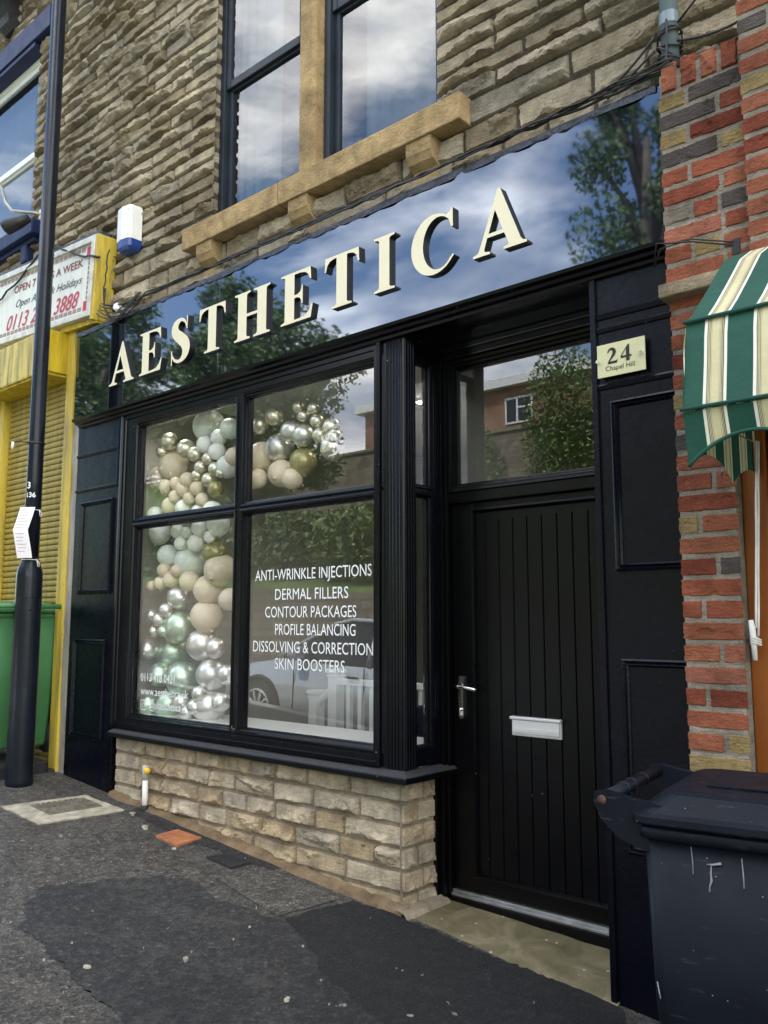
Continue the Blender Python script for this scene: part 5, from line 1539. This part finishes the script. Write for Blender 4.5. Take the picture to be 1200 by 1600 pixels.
# ------------------------------------------------------------------ wheelie bins
def wheelie_bin(loc, rz, mat, label, scale=1.0):
    t = thing('wheelie_bin', (0, 0, 0), label, 'bin')
    def rrect(x0, x1, w, z, r=0.035, n=4):
        out = []
        for cx_, cy_, s0 in ((x1-r, w-r, 0), (x0+r, w-r, 90), (x0+r, -w+r, 180), (x1-r, -w+r, 270)):
            for k in range(n+1):
                a = R(s0+90*k/n); out.append((cx_+r*math.cos(a), cy_+r*math.sin(a), z))
        return out
    mb = MB(); mb.smooth = True
    mb.loft([rrect(0.055, 0.54, 0.222, 0.05), rrect(0.04, 0.545, 0.226, 0.07), rrect(0.008, 0.62, 0.253, 0.55), rrect(-0.002, 0.67, 0.268, 0.93)])
    o = fixnormals(obj('body', mb, mat, t, keep_origin=True))
    mb = MB(); mb.smooth = True
    mb.loft([rrect(0.0, 0.685, 0.272, 0.922), rrect(-0.008, 0.70, 0.283, 0.926), rrect(-0.008, 0.70, 0.283, 0.948), rrect(0.0, 0.69, 0.275, 0.955)])
    fixnormals(obj('rim', mb, mat, t, keep_origin=True))
    mb = MB(); mb.smooth = False
    # lid: flange, chamfer, crown
    mb.loft([rrect(-0.02, 0.722, 0.292, 0.958, 0.045), rrect(-0.024, 0.728, 0.296, 0.963, 0.045), rrect(-0.024, 0.728, 0.296, 0.978, 0.045), rrect(-0.012, 0.71, 0.28, 0.986, 0.045), rrect(0.03, 0.655, 0.222, 1.022, 0.05), rrect(0.045, 0.635, 0.205, 1.028, 0.05)])
    lid = fixnormals(obj('lid', mb, mat, t, keep_origin=True))
    mb = MB()
    mb.box(0.12, 0.52, -0.10, 0.10, 1.028, 1.034, 0.004)
    for s in (-1, 1): mb.box(0.60, 0.68, s*0.17-0.04, s*0.17+0.04, 0.99, 1.012, 0.01)
    obj('lid_rib', mb, mat, lid)
    # handle bar and brackets
    mb = MB(); mb.smooth = True
    mb.tube([(-0.10, -0.25, 1.0), (-0.10, 0.25, 1.0)], 0.017, 14)
    hb = obj('handle', mb, mat, t, keep_origin=True)
    mb = MB(); mb.smooth = True
    for k in (-0.085, 0.085, -0.02): mb.tube([(-0.10, k-0.004, 1.0), (-0.10, k+0.004, 1.0)], 0.0195, 14)
    obj('handle_ring', mb, mat, hb)
    for s in (-1, 1):
        mb = MB()
        pr2 = [(0.03, 0.89), (0.03, 0.955), (0.05, 1.0), (-0.02, 1.008), (-0.09, 1.022), (-0.118, 1.018), (-0.122, 0.995), (-0.105, 0.955), (-0.065, 0.915), (-0.01, 0.893)]
        mb.prism(pr2, s*0.235, s*0.262, lambda p, q, w_: (p, w_, q))
        fixnormals(obj('hinge_bracket', mb, mat, t, keep_origin=True))
        mb = MB(); mb.smooth = True
        mb.tube([(-0.10, s*0.262, 1.0), (-0.10, s*0.266, 1.0)], 0.012, 12)
        obj('pin_cap', mb, M['rust'] if mat is M['blackbin'] else M['rubber'], t, keep_origin=True)
        mb = MB(); mb.smooth = True
        mb.tube([(0.07, s*0.225, 0.10), (0.07, s*0.275, 0.10)], 0.10, 24)
        w_ = obj('wheel', mb, M['rubber'], t, keep_origin=True)
    mb = MB(); mb.tube([(0.07, -0.225, 0.10), (0.07, 0.225, 0.10)], 0.012, 8); obj('axle', mb, M['iron'], t, keep_origin=True)
    t.location = loc; t.rotation_euler = (0, 0, rz); t.scale = (scale,)*3
    return t
bb = wheelie_bin((-1.035, -0.725, gz(-1.03, -0.72)), R(8.8), M['blackbin'], 'black wheelie bin with scuffed closed lid in front of the brick pier')
# white drip marks on the side
mb = MB(); mb.smooth = True
def bside(x, z): return (x, -(0.253+(z-0.55)/0.38*0.015)-0.001, z)
for pts_, r0 in (([(0.151, 0.880), (0.165, 0.8815), (0.184, 0.887)], 0.0026), ([(0.161, 0.878), (0.159, 0.86), (0.160, 0.845), (0.155, 0.83), (0.154, 0.818)], 0.0024), ([(0.117, 0.916), (0.119, 0.88), (0.119, 0.853)], 0.0014), ([(0.230, 0.905), (0.2315, 0.86), (0.231, 0.838)], 0.0018), ([(0.021, 0.589), (0.027, 0.551)], 0.002)):
    mb = MB(); mb.smooth = True
    mb.tube([bside(*q) for q in pts_], [r0*(0.7+0.6*((i*7) % 3)/2) for i in range(len(pts_))], 6)
    obj('paint_drip', mb, M['drip'], bb)
wheelie_bin((-5.88, -0.22, 0.585), R(180), M['greenbin'], 'green wheelie bin behind the lamp post by the yellow shutter', 1.02)

# ------------------------------------------------------------------ standpipe with yellow cap
sp = thing('pipe_stub', (-4.61, -0.04, gz(-4.61, -0.04)), 'short white pipe with a yellow cap standing against the stone wall', 'pipe')
zb = gz(-4.61, -0.04)
mb = MB(); mb.smooth = True; mb.tube([(-4.61, -0.035, zb), (-4.612, -0.035, zb+0.19)], 0.017, 14); obj('white_pipe', mb, M['white'], sp)
mb = MB(); mb.smooth = True; mb.tube([(-4.612, -0.035, zb+0.18), (-4.613, -0.035, zb+0.265)], 0.0195, 14); obj('grey_sleeve', mb, simple('grey_sleeve_plastic', (0.42, 0.43, 0.40), 0.5), sp)
mb = MB(); mb.smooth = True; mb.tube([(-4.61, -0.035, zb-0.01), (-4.61, -0.035, zb+0.035)], 0.021, 14); obj('collar', mb, M['rubber'], sp)
mb = MB(); mb.smooth = True; mb.tube([(-4.60, -0.03, zb+0.235), (-4.565, -0.055, zb+0.240), (-4.555, -0.06, zb+0.238)], [0.02, 0.02, 0.014], 12); obj('yellow_cap', mb, simple('yellow_plastic', (0.75, 0.42, 0.02), 0.4), sp)

# ------------------------------------------------------------------ brick pier and neighbour on the right
def bricks(mb, x0, x1, z0, z1, yf, depth, seed, course=0.0755, bl=0.215, pat=None, slack=0.0):
    rr = random.Random(seed)
    k = 0; z = z0
    while z < z1-0.02:
        row = []
        x = x0
        ph = k % 2
        W_ = x1-x0
        if pat: widths = pat[k % len(pat)]
        else:
            widths = []; rem = W_
            first = 0.1025 if ph else 0.215
            q = first
            while rem > 0.03:
                w = min(q, rem); 
                if rem-w < 0.05: w = rem
                widths.append(w); rem -= w; q = 0.215 if rr.random() < 0.75 else 0.1025
        x = x0
        for i, w in enumerate(widths):
            j = 0.009
            ua = x+(j/2 if i else 0.0); ub = x+w-(j/2 if i < len(widths)-1 else 0)
            za, zb_ = z+0.0045+rr.uniform(-.0015, .0015), z+course-0.0045+rr.uniform(-.0015, .0015)
            r0 = rr.random()
            tint = rr.uniform(0.0, 0.5) if r0 < 0.74 else (rr.uniform(0.58, 0.72) if r0 < 0.86 else (rr.uniform(0.8, 0.9) if r0 < 0.97 else 0.98))
            rock_stone(mb, ua, ub, za, zb_, lambda u, v, h: (u, yf-h, v), 0.009, 0.0065, 0.005 if i == 0 else None, 0.005 if i == len(widths)-1 else None, 0.8, 2, 0.004, tint, 0.0022, 0.003, False)
            x += w
        mb.mi = 1; mb.add([(x0, yf-0.004, z), (x1, yf-0.004, z), (x1, yf-0.004, z+course), (x0, yf-0.004, z+course)], [(0,1,2,3)], rr.random()); mb.mi = 0
        z += course; k += 1
bp = thing('brick_pier', (-1.15, 0.1, 0.0), 'pier of mixed red and yellow bricks beside the black shopfront', 'brick pier')
mb = MB()
bricks(mb, -1.262, -1.062, 0.22, 2.68, -0.03, 0.1, 5, pat=[(0.20,), (0.072, 0.128), (0.20,), (0.128, 0.072)])
bricks(mb, -1.262, -0.955, 2.735, 3.49, -0.052, 0.1, 6)
# soldier course on top
x = -1.262
while x < -0.97:
    rock_stone(mb, x+0.005, x+0.068, 3.495, 3.60+0.02*rng.random(), lambda u, v, h: (u, -0.052-h, v), 0.010, 0.0065, None, None, 0.5, 2, 0.004, 0.12+0.3*rng.random(), 0.003, 0.004, False); x += 0.076
mb.mi = 1
mb.add([(-1.262, -0.052, 3.49), (-0.955, -0.052, 3.49), (-0.955, -0.052, 3.585), (-1.262, -0.052, 3.575)], [(0,1,2,3)])
mb.mi = 0
bricks(mb, -0.948, 0.6, 2.735, 3.72, -0.085, 0.1, 9)
obj('brickwork', mb, [M['brick'], M['brick_mortar']], bp)
mb = MB()
mb.box(-1.262, -1.062, -0.029, 0.3, 0.0, 2.69); mb.box(-1.262, -0.955, -0.051, 0.09, 2.735, 3.575); mb.box(-0.948, 0.6, -0.084, 0.09, 2.735, 3.72)
obj('pier_core', mb, M['brick_mortar'], bp)
mb = MB(); mb.smooth = True
mb.box(-1.285, -0.95, -0.095, 0.06, 2.682, 2.735, 0.008)
bpc = obj('corbel_course', mb, stone_mat('weathered_corbel', [(0, (0.30, 0.24, 0.16)), (1, (0.46, 0.38, 0.27))], soot=0.7), bp)
mb = MB(); mb.box(-1.02, -0.993, -0.0640, -0.0525, 2.785, 2.84)  # dark plate painted in for the shade inside the vent opening
obj('vent_shade_plate', mb, M['cable'], bp)
mb = MB(); mb.smooth = True
mb.tube([(-1.31, -0.06, 2.83), (-1.285, -0.085, 2.90), (-1.24, -0.09, 2.885), (-1.15, -0.09, 2.865), (-1.05, -0.075, 2.83), (-1.01, -0.06, 2.82)], 0.0032, 6)
mb.tube([(-1.31, -0.06, 2.82), (-1.27, -0.085, 2.875), (-1.15, -0.088, 2.875), (-1.01, -0.062, 2.83)], 0.0028, 6)
obj('pier_cable', mb, M['cable'], bp)

of = thing('orange_shop', (-0.5, 0.1, 0.0), 'orange stained timber shop frame under the striped awning', 'shopfront')
mb = MB(); mb.box(-1.06, -0.975, 0.02, 0.14, 0.1, 2.65, 0.006); obj('corner_stile', mb, M['orange'], of)
mb = MB(); mb.box(-0.955, -0.86, 0.03, 0.14, 0.1, 2.65, 0.006); mb.box(-0.855, 0.6, 0.03, 0.14, 2.2, 2.65, 0.006); mb.box(-0.855, 0.6, 0.03, 0.14, 0.0, 0.55, 0.006); mb.box(0.5, 0.6, 0.03, 0.14, 0.55, 2.2, .006)
obj('timber_frame', mb, M['orange'], of)
mb = MB(); mb.box(-0.974, -0.956, 0.07, 0.14, 0.1, 2.65); mb.box(-1.1, 0.6, 0.1405, 0.3, 0.0, 2.68); obj('dark_reveal', mb, M['matt_black'], of)
g = MB(); g.add([(-0.86, 0.1, 0.55), (0.5, 0.1, 0.55), (0.5, 0.1, 2.2), (-0.86, 0.1, 2.2)], [(0,1,2,3)]); obj('pane', g, M['glass'], of)
ro = thing('awning_rope', (-1.03, 0.0, 1.37), 'white cord wound on a white cleat on the orange frame', 'cord')
mb = MB(); mb.smooth = True
mb.tube(wob((-0.992, -0.005, 2.12), (-1.025, -0.012, 1.48), 10, 0, 0.004, 3), 0.0045, 6)
mb.tube(wob((-0.985, -0.005, 2.12), (-1.018, -0.012, 1.45), 10, 0, 0.004, 4), 0.0035, 6)
for k in range(3): mb.tube([(-1.045, -0.015, 1.425+.008*k), (-1.03, -0.03, 1.43+.008*k), (-1.01, -0.016, 1.422+.008*k), (-1.03, -0.005, 1.42+.008*k)], 0.004, 6)
obj('cord', mb, M['twine'], ro)
mb = MB(); mb.smooth = True
mb.tube([(-1.038, -0.02, 1.505), (-1.035, -0.018, 1.47), (-1.03, -0.02, 1.37)], [0.008, 0.011, 0.008], 10)
mb.tube([(-1.034, 0.02, 1.44), (-1.034, -0.02, 1.44)], 0.010, 8)
obj('cleat', mb, M['white'], ro)

# striped awning
def stripe_mat():
    m, n, l, p = newmat('green_striped_canvas')
    at = n.new('ShaderNodeAttribute'); at.attribute_name = 'tint'
    fr = n.new('ShaderNodeMath'); fr.operation = 'FRACT'; l.new(at.outputs['Fac'], fr.inputs[0])
    g_, w_, c_, k_ = (0.003, 0.062, 0.040), (0.70, 0.70, 0.62), (0.55, 0.50, 0.30), (0.06, 0.055, 0.045)
    S = [(0.0, w_)]; x = 0.055
    seq = [(c_, .012), (k_, .018), (c_, .014), (k_, .012), (c_, .016), (k_, .010), (c_, .022), (k_, .005), (c_, .150), (k_, .005), (c_, .022), (k_, .010), (c_, .016), (k_, .012), (c_, .014), (k_, .018), (c_, .012), (w_, .055)]
    for cc_, wd in seq: S.append((x, cc_)); x += wd
    S.append((x, g_))
    col = ramp(n, l, fr.outputs[0], S, True)
    v = objco(n)
    col = mixc(n, l, 0.35, col, ramp(n, l, noise(n, l, v, 6, 6), [(0.3, 0.65), (0.7, 1.2)]), 'MULTIPLY')
    l.new(col, p.inputs['Base Color']); p.inputs['Roughness'].default_value = 0.75
    bump(n, l, p, noise(n, l, v, 9, 5), 0.35, 0.02)
    return m
M['stripe'] = stripe_mat()
M['greencanvas'] = simple('green_canvas_piping', (0.004, 0.07, 0.046), 0.6)
aw = thing('awning', (-0.2, 0.0, 2.0), 'green and cream striped shop awning with a scalloped valance', 'awning')
AX0, AX1 = -1.005, 0.75
tt = lambda x: (x+0.946)/0.143+10
prof = [(0.02, 2.80), (-0.10, 2.765), (-0.21, 2.700), (-0.34, 2.578), (-0.46, 2.470), (-0.54, 2.404), (-0.565, 2.34), (-0.578, 2.26), (-0.588, 2.19), (-0.596, 2.123)]
axs = np.arange(AX0, AX1+0.001, 0.0143)
mb = MB(); mb.smooth = True
vs = []; tn = []
for i, (y, z) in enumerate(prof):
    for x in axs:
        w_ = 0.010*float(vnoise(np.array([x*7.]), np.array([i*0.8]), np.array([0.3]))[0]) if 1 < i < 9 and i != 5 else 0
        ed = 0.0 if i != 5 else 0
        sag = -0.012*math.sin(math.pi*((i-5)/4)) if i > 5 else 0
        xx = x
        if x < AX0+0.05 and i > 4: pass
        vs.append((xx, y+w_-sag*0.8, z+w_*0.5)); tn.append(tt(x))
nx = len(axs)
mb.add(vs, [(j*nx+i, j*nx+i+1, (j+1)*nx+i+1, (j+1)*nx+i) for j in range(len(prof)-1) for i in range(nx-1)], tn)
obj('canopy', mb, M['stripe'], aw)
mb = MB(); mb.smooth = True
def scal(x): return 1.955+0.085*abs(math.sin(math.pi*(x-AX0)/0.37))**0.8
vs = []; tn = []
for k in range(5):
    for x in axs:
        t_ = k/4; zb_ = scal(x)
        vs.append((x, -0.596+0.03*t_+0.006*math.sin(x*9)*t_, 2.115*(1-t_)+zb_*t_)); tn.append(tt(x))
mb.add(vs, [(j*nx+i, j*nx+i+1, (j+1)*nx+i+1, (j+1)*nx+i) for j in range(4) for i in range(nx-1)], tn)
va = obj('valance', mb, M['stripe'], aw)
mb = MB(); mb.smooth = True
mb.tube([(x, -0.567+0.006*math.sin(x*9), scal(x)) for x in axs], 0.006, 6); obj('valance_binding', mb, M['greencanvas'], va)
for (y, z) in ((-0.548, 2.404), (-0.602, 2.122)):
    mb = MB(); mb.smooth = True; mb.tube([(AX0-0.005, y, z), (AX1, y, z)], 0.0065, 8); obj('piping', mb, M['greencanvas'], aw)
# side panel and side valance
mb = MB(); 
sv = [(y, z) for y, z in prof] + [(0.02, 2.123)]
for (y0_, z0_), (y1_, z1_) in zip(sv[:-2], sv[1:-1]):
    mb.add([(AX0, y0_, z0_), (AX0, y1_, z1_), (AX0, 0.02, 2.123)], [(0,1,2)], [tt(y0_*1.0)+.4, tt(y1_)+.4, tt(0.02)+.4])
obj('side_panel', mb, M['stripe'], aw)
mb = MB(); mb.smooth = True
yy_ = np.arange(-0.565, 0.021, 0.0143); vs = []; tn = []
for k in range(4):
    for y in yy_:
        t_ = k/3; zb_ = 1.945+0.07*abs(math.sin(math.pi*(y+0.565)/0.36))**0.8
        vs.append((AX0-0.002, y, 2.12*(1-t_)+zb_*t_)); tn.append(tt(y)+0.3)
ny_ = len(yy_)
mb.add(vs, [(j*ny_+i, j*ny_+i+1, (j+1)*ny_+i+1, (j+1)*ny_+i) for j in range(3) for i in range(ny_-1)], tn)
obj('side_valance', mb, M['stripe'], aw)

# ------------------------------------------------------------------ the other side of the street (seen in the glass and the gloss)
def leaves(mb, rr, c, rad, n, size, droop=0.0):
    c = np.array(c); rad = np.array(rad)
    for _ in range(n):
        d = rr.normal(size=3); d /= np.linalg.norm(d)
        rr_ = rr.random()**0.45
        p = c + d*rad*rr_
        a = rr.normal(size=3); a[2] -= droop*2; a /= np.linalg.norm(a); b = np.cross(a, rr.normal(size=3)); b /= (np.linalg.norm(b)+1e-9)
        s = size*(0.6+0.8*rr.random())
        t = float(np.clip(0.5+0.25*rr.normal(), 0, 1))
        mb.add([p-a*s, p+b*s*0.45, p+a*s, p-b*s*0.45], [(0,1,2,3)], t)

def tree_meshes(seed, h, r, nl, size, droop=0.0):
    rr = np.random.default_rng(seed)
    tr, cr_ = MB(), MB()
    tr.smooth = True
    tr.tube([(0, 0, -0.4), (0.05, 0, h*0.2), (0.0, 0.1, h*0.5), (0.1, 0, h*0.8)], [h*0.028, h*0.022, h*0.016, h*0.006], 10)
    nb = 22
    for k in range(nb):
        z = h*(0.32+0.66*rr.random()); a = rr.random()*6.28; q = r*(0.95-0.75*max(0, (z/h-0.55)))*(0.45+0.55*rr.random())
        e = (q*math.cos(a), q*math.sin(a), z+0.06*h*(1-droop*2.0))
        tr.tube([(0, 0, z*0.72), (e[0]*0.5, e[1]*0.5, (z*0.72+e[2])/2+0.03*h), e], [h*0.010, h*0.006, h*0.002], 6)
        rad = r*(0.28+0.22*rr.random())
        leaves(cr_, rr, e, (rad, rad, rad*(0.7+droop)), int(nl/nb), size, droop)
    return tr, cr_

def mk_tree(loc, kind, sc_, rz, label, lm, shared={}):
    if kind not in shared:
        tr, cr_ = tree_meshes(*kind)
        t = thing('tree', (0, 0, 0), label, 'tree', 'trees across the street')
        a = obj('trunk', tr, M['bark'], t, keep_origin=True); b = obj('crown', cr_, lm, t, keep_origin=True)
        shared[kind] = (a, b)
    else:
        t = thing('tree', (0, 0, 0), label, 'tree', 'trees across the street')
        for q in shared[kind]:
            c = q.copy(); COL.objects.link(c); c.parent = t
    t.location = loc; t.scale = (sc_,)*3; t.rotation_euler = (0, 0, rz)
    return t
K4 = (12, 11.0, 1.5, 13000, 0.075, 0.5)
K1, K2, K3 = (3, 9.0, 3.4, 11000, 0.115), (5, 8.0, 3.0, 11000, 0.11), (8, 8.5, 2.6, 11000, 0.10, 0.5)
tz = lambda x, y: terrain(x, y)
mk_tree((-20.5, -14.0, tz(-20.5, -14)), K1, 0.92, 0.3, 'bushy green tree beyond the low wall, farthest uphill', M['leaf'])
mk_tree((-25.0, -17.0, tz(-25, -17)), K2, 1.0, 1.3, 'tall green tree standing behind the uphill trees', M['leaf2'])
mk_tree((-20.0, -13.0, tz(-20.0, -13)), K2, 0.62, 2.0, 'light green tree just beyond the low wall', M['leaf2'])
mk_tree((-27.0, -19.5, tz(-27, -19.5)), K1, 0.70, 4.0, 'broad green tree on the bank behind the light green one', M['leaf'])
mk_tree((-30.0, -14.0, tz(-30, -14)), K1, 1.1, 5.0, 'large green tree at the top of the street', M['leaf'])
mk_tree((-36.0, -18.0, tz(-36, -18)), K2, 1.2, 3.0, 'tall green tree furthest up the hill', M['leaf2'])
mk_tree((-6.8, -12.4, tz(-6.8, -12.4)), K4, 1.0, 1.0, 'drooping tree opposite the doorway', M['leaf'])
mk_tree((-2.4, -14.5, tz(-2.4, -14.5)), K3, 0.95, 3.0, 'drooping tree downhill of the doorway', M['leaf'])
# shrubs and ivy
def shrub(loc, rad, n, label, lm, seed):
    mb = MB(); leaves(mb, np.random.default_rng(seed), loc, rad, n, 0.10)
    st_ = thing('shrub', (loc[0], loc[1], loc[2]-rad[2]), label, 'shrub', 'shrubs across the street')
    obj('foliage', mb, lm, st_)
    b = MB(); b.tube([(loc[0], loc[1], loc[2]-rad[2]), (loc[0], loc[1], loc[2])], 0.03, 6); obj('stem', b, M['bark'], st_)
for i, x in enumerate((-23, -20, -17.2, -14.4, -11.6)):
    shrub((x, -12.6+0.4*(i % 2), tz(x, -12.6)+0.8), (1.7, 1.0, 1.1), 2600, ['dense shrub on the bank farthest uphill', 'dense shrub on the bank beside the uphill tree', 'dense shrub in the middle of the bank', 'dense shrub on the bank opposite the window', 'dense shrub on the bank nearest the doorway'][i], M['leaf2'] if i % 2 else M['leaf'], 50+i)
shrub((-21.5, -26.0, 8.2), (1.4, 0.5, 1.9), 2000, 'ivy clump hanging over the tall retaining wall', M['leaf2'], 71)
shrub((-17.0, -25.9, 9.2), (1.9, 0.7, 3.6), 5200, 'tall ivy mass hanging over the retaining wall and brick house', M['leaf2'], 72)

# low retaining wall along the far pavement
rw = MB()
xsW = list(range(-44, 9, 2))
for y0_, y1_ in ((-11.2, -10.95),):
    for xa, xb in zip(xsW[:-1], xsW[1:]):
        za, zb_ = roadz_c(xa)-0.2, roadz_c(xb)-0.2; ta_, tb_ = roadz_c(xa)+1.75, roadz_c(xb)+1.75
        vs = [(xa,y0_,za),(xb,y0_,zb_),(xb,y1_,zb_),(xa,y1_,za),(xa,y0_,ta_),(xb,y0_,tb_),(xb,y1_,tb_),(xa,y1_,ta_)]
        rw.add(vs, [(4,5,6,7),(0,1,5,4),(2,3,7,6)])
tag(fixnormals(obj('low_wall', rw, M['retain'])), 'long low stone wall along the opposite pavement', 'wall')
rw = MB()
rw.box(-34, 8, -26.9, -26.5, 3.0, 9.5); rw.box(-34, 8, -26.95, -26.42, 9.5, 9.65, .02)
tag(obj('tall_wall', rw, M['retain']), 'tall sooty stone retaining wall below the brick house', 'wall')
hs = thing('brick_house', (-19, -34, 8.9), 'red brick house with white window on the hill opposite', 'house')
mb = MB(); mb.box(-30.5, -7, -40, -29.5, 8.8, 12.4); obj('wall', mb, M['housebrick'], hs)
mb = MB(); mb.box(-30.9, -6.6, -40.4, -29.1, 12.35, 12.8, .02)
obj('roof', mb, M['whitepaint'], hs)
for wx in (-27.0, -21.3, -15.0, -10.5):
    mb = MB()
    mb.box(wx-0.75, wx+0.75, -29.56, -29.44, 10.6, 10.68); mb.box(wx-0.75, wx+0.75, -29.56, -29.44, 11.75, 11.85); mb.box(wx-0.75, wx-0.67, -29.56, -29.44, 10.68, 11.75); mb.box(wx+0.67, wx+0.75, -29.56, -29.44, 10.68, 11.75); mb.box(wx-0.14, wx-0.04, -29.55, -29.44, 10.68, 11.75); mb.box(wx-0.04, wx+0.67, -29.55, -29.44, 11.3, 11.38)
    w_ = obj('window', mb, M['whitepaint'], hs)
    mb = MB(); mb.box(wx-0.67, wx+0.67, -29.495, -29.47, 10.68, 11.75); obj('pane', mb, M['carglass'], w_)
mb = MB(); mb.box(-30.52, -6.98, -40.02, -29.46, 10.15, 10.3); obj('string_course', mb, M['concrete'], hs)

# silver car at the kerb uphill
def car(loc, rz):
    t = thing('parked_car', (0, 0, 0), 'pale silver car parked at the kerb uphill', 'car')
    def ring(x, w, zs_, zb_, crown=0.03):
        return [(x, -w*0.93, zb_), (x, -w, zb_+0.12), (x, -w, (zb_+zs_)*0.55), (x, -w*0.965, zs_-0.05), (x, -w*0.86, zs_), (x, 0, zs_+crown), (x, w*0.86, zs_), (x, w*0.965, zs_-0.05), (x, w, (zb_+zs_)*0.55), (x, w, zb_+0.12), (x, w*0.93, zb_)]
    mb = MB(); mb.smooth = True
    mb.loft([ring(-2.15, 0.72, 0.62, 0.32), ring(-2.05, 0.82, 0.72, 0.24), ring(-1.6, 0.87, 0.84, 0.20), ring(-0.95, 0.88, 0.94, 0.2), ring(0, 0.885, 0.96, 0.2), ring(1.2, 0.885, 0.98, 0.2), ring(1.8, 0.87, 0.98, 0.22), ring(2.1, 0.80, 0.9, 0.28), ring(2.15, 0.74, 0.7, 0.34)])
    body = fixnormals(obj('body', mb, M['carpaint'], t, keep_origin=True))
    def gr(x, w, z): return [(x, -w, z), (x, -w*0.5, z+0.02), (x, 0, z+0.03), (x, w*0.5, z+0.02), (x, w, z)]
    low = [(-1.05, 0.80), (-0.4, 0.83), (0.9, 0.83), (1.95, 0.78)]
    up = [(-0.30, 0.60), (0.0, 0.64), (1.0, 0.63), (1.55, 0.57)]
    mb = MB()
    L_ = [(x, -w, 0.94) for x, w in low]; Rr = [(x, w, 0.94) for x, w in low]
    LU = [(x, -w, [1.36, 1.42, 1.42, 1.33][i]) for i, (x, w) in enumerate(up)]; RU = [(x, -y, z) for x, y, z in LU]
    vs = L_+LU+Rr+RU
    mb.add(vs, [(0,1,5,4),(1,2,6,5),(2,3,7,6),(8,12,13,9),(9,13,14,10),(10,14,15,11),(0,4,12,8),(3,11,15,7)])
    fixnormals(obj('windows', mb, M['carglass'], t, keep_origin=True))
    mb = MB(); mb.smooth = True
    rows = [[(x, y*s, z+0.012+0.03*(1-abs(s))) for s in (-1.02, -0.5, 0, 0.5, 1.02)] for x, y, z in RU]
    mb.add([p for r in rows for p in r], [(j*5+i, j*5+i+1, (j+1)*5+i+1, (j+1)*5+i) for j in range(3) for i in range(4)])
    for s in (-1, 1):
        mb.tube([(-1.06, s*0.805, 0.95), (-0.30, s*0.612, 1.375), (0.0, s*0.648, 1.43), (1.0, s*0.64, 1.43), (1.56, s*0.58, 1.34), (1.98, s*0.78, 0.95)], 0.028, 6)
        mb.tube([(0.42, s*0.838, 0.95), (0.40, s*0.65, 1.42)], 0.035, 6)
    obj('roof', mb, M['carpaint'], t, keep_origin=True)
    for s in (-1, 1):
        for x in (-1.33, 1.28):
            mb = MB(); mb.smooth = True
            mb.tube([(x, s*0.70, 0.32), (x, s*0.895, 0.32)], 0.325, 28); wh = obj('wheel', mb, M['rubber'], t, keep_origin=True)
            mb = MB()
            mb.tube([(x, s*0.893, 0.32), (x, s*0.900, 0.32)], 0.225, 24)
            rim = obj('rim', mb, M['carglass'], wh)
            mb = MB()
            for k in range(10):
                a = R(36*k); mb.tube([(x, s*0.905, 0.32), (x+0.21*math.cos(a), s*0.905, 0.32+0.21*math.sin(a))], 0.018, 6)
            mb.tube([(x+0.22*math.cos(R(a)), s*0.903, 0.32+0.22*math.sin(R(a))) for a in range(0, 361, 15)], 0.014, 6)
            obj('spokes', mb, M['alu'], wh)
        mb = MB(); mb.box(-0.72, -0.55, s*0.86, s*1.02, 0.96, 1.10, 0.04); obj('mirror', mb, M['carpaint'], t, keep_origin=True)
        mb = MB(); mb.box(-2.10, -1.8, s*0.60, s*0.80, 0.60, 0.74, 0.03); obj('headlight', mb, M['headlamp'], t, keep_origin=True)
        mb = MB()
        for x in (-0.72, 0.40, 1.28): mb.box(x-0.004, x+0.004, s*0.878, s*0.889, 0.3, 0.93)
        mb.box(0.15, 0.32, s*0.88, s*0.90, 0.80, 0.825, .005)
        obj('door', mb, M['carglass'], t, keep_origin=True)
        mb = MB(); mb.smooth = True
        for x in (-1.33, 1.28): mb.tube([(x+0.37*math.cos(R(a)), s*0.882, 0.32+0.37*math.sin(R(a))) for a in range(0, 181, 12)], 0.03, 6)
        obj('wheel_arch', mb, M['rubber'], t, keep_origin=True)
    t.location = loc; t.rotation_euler = (0, R(2.7), rz)
    return t
car((-6.9, -4.65, roadz(-6.9)), 0)
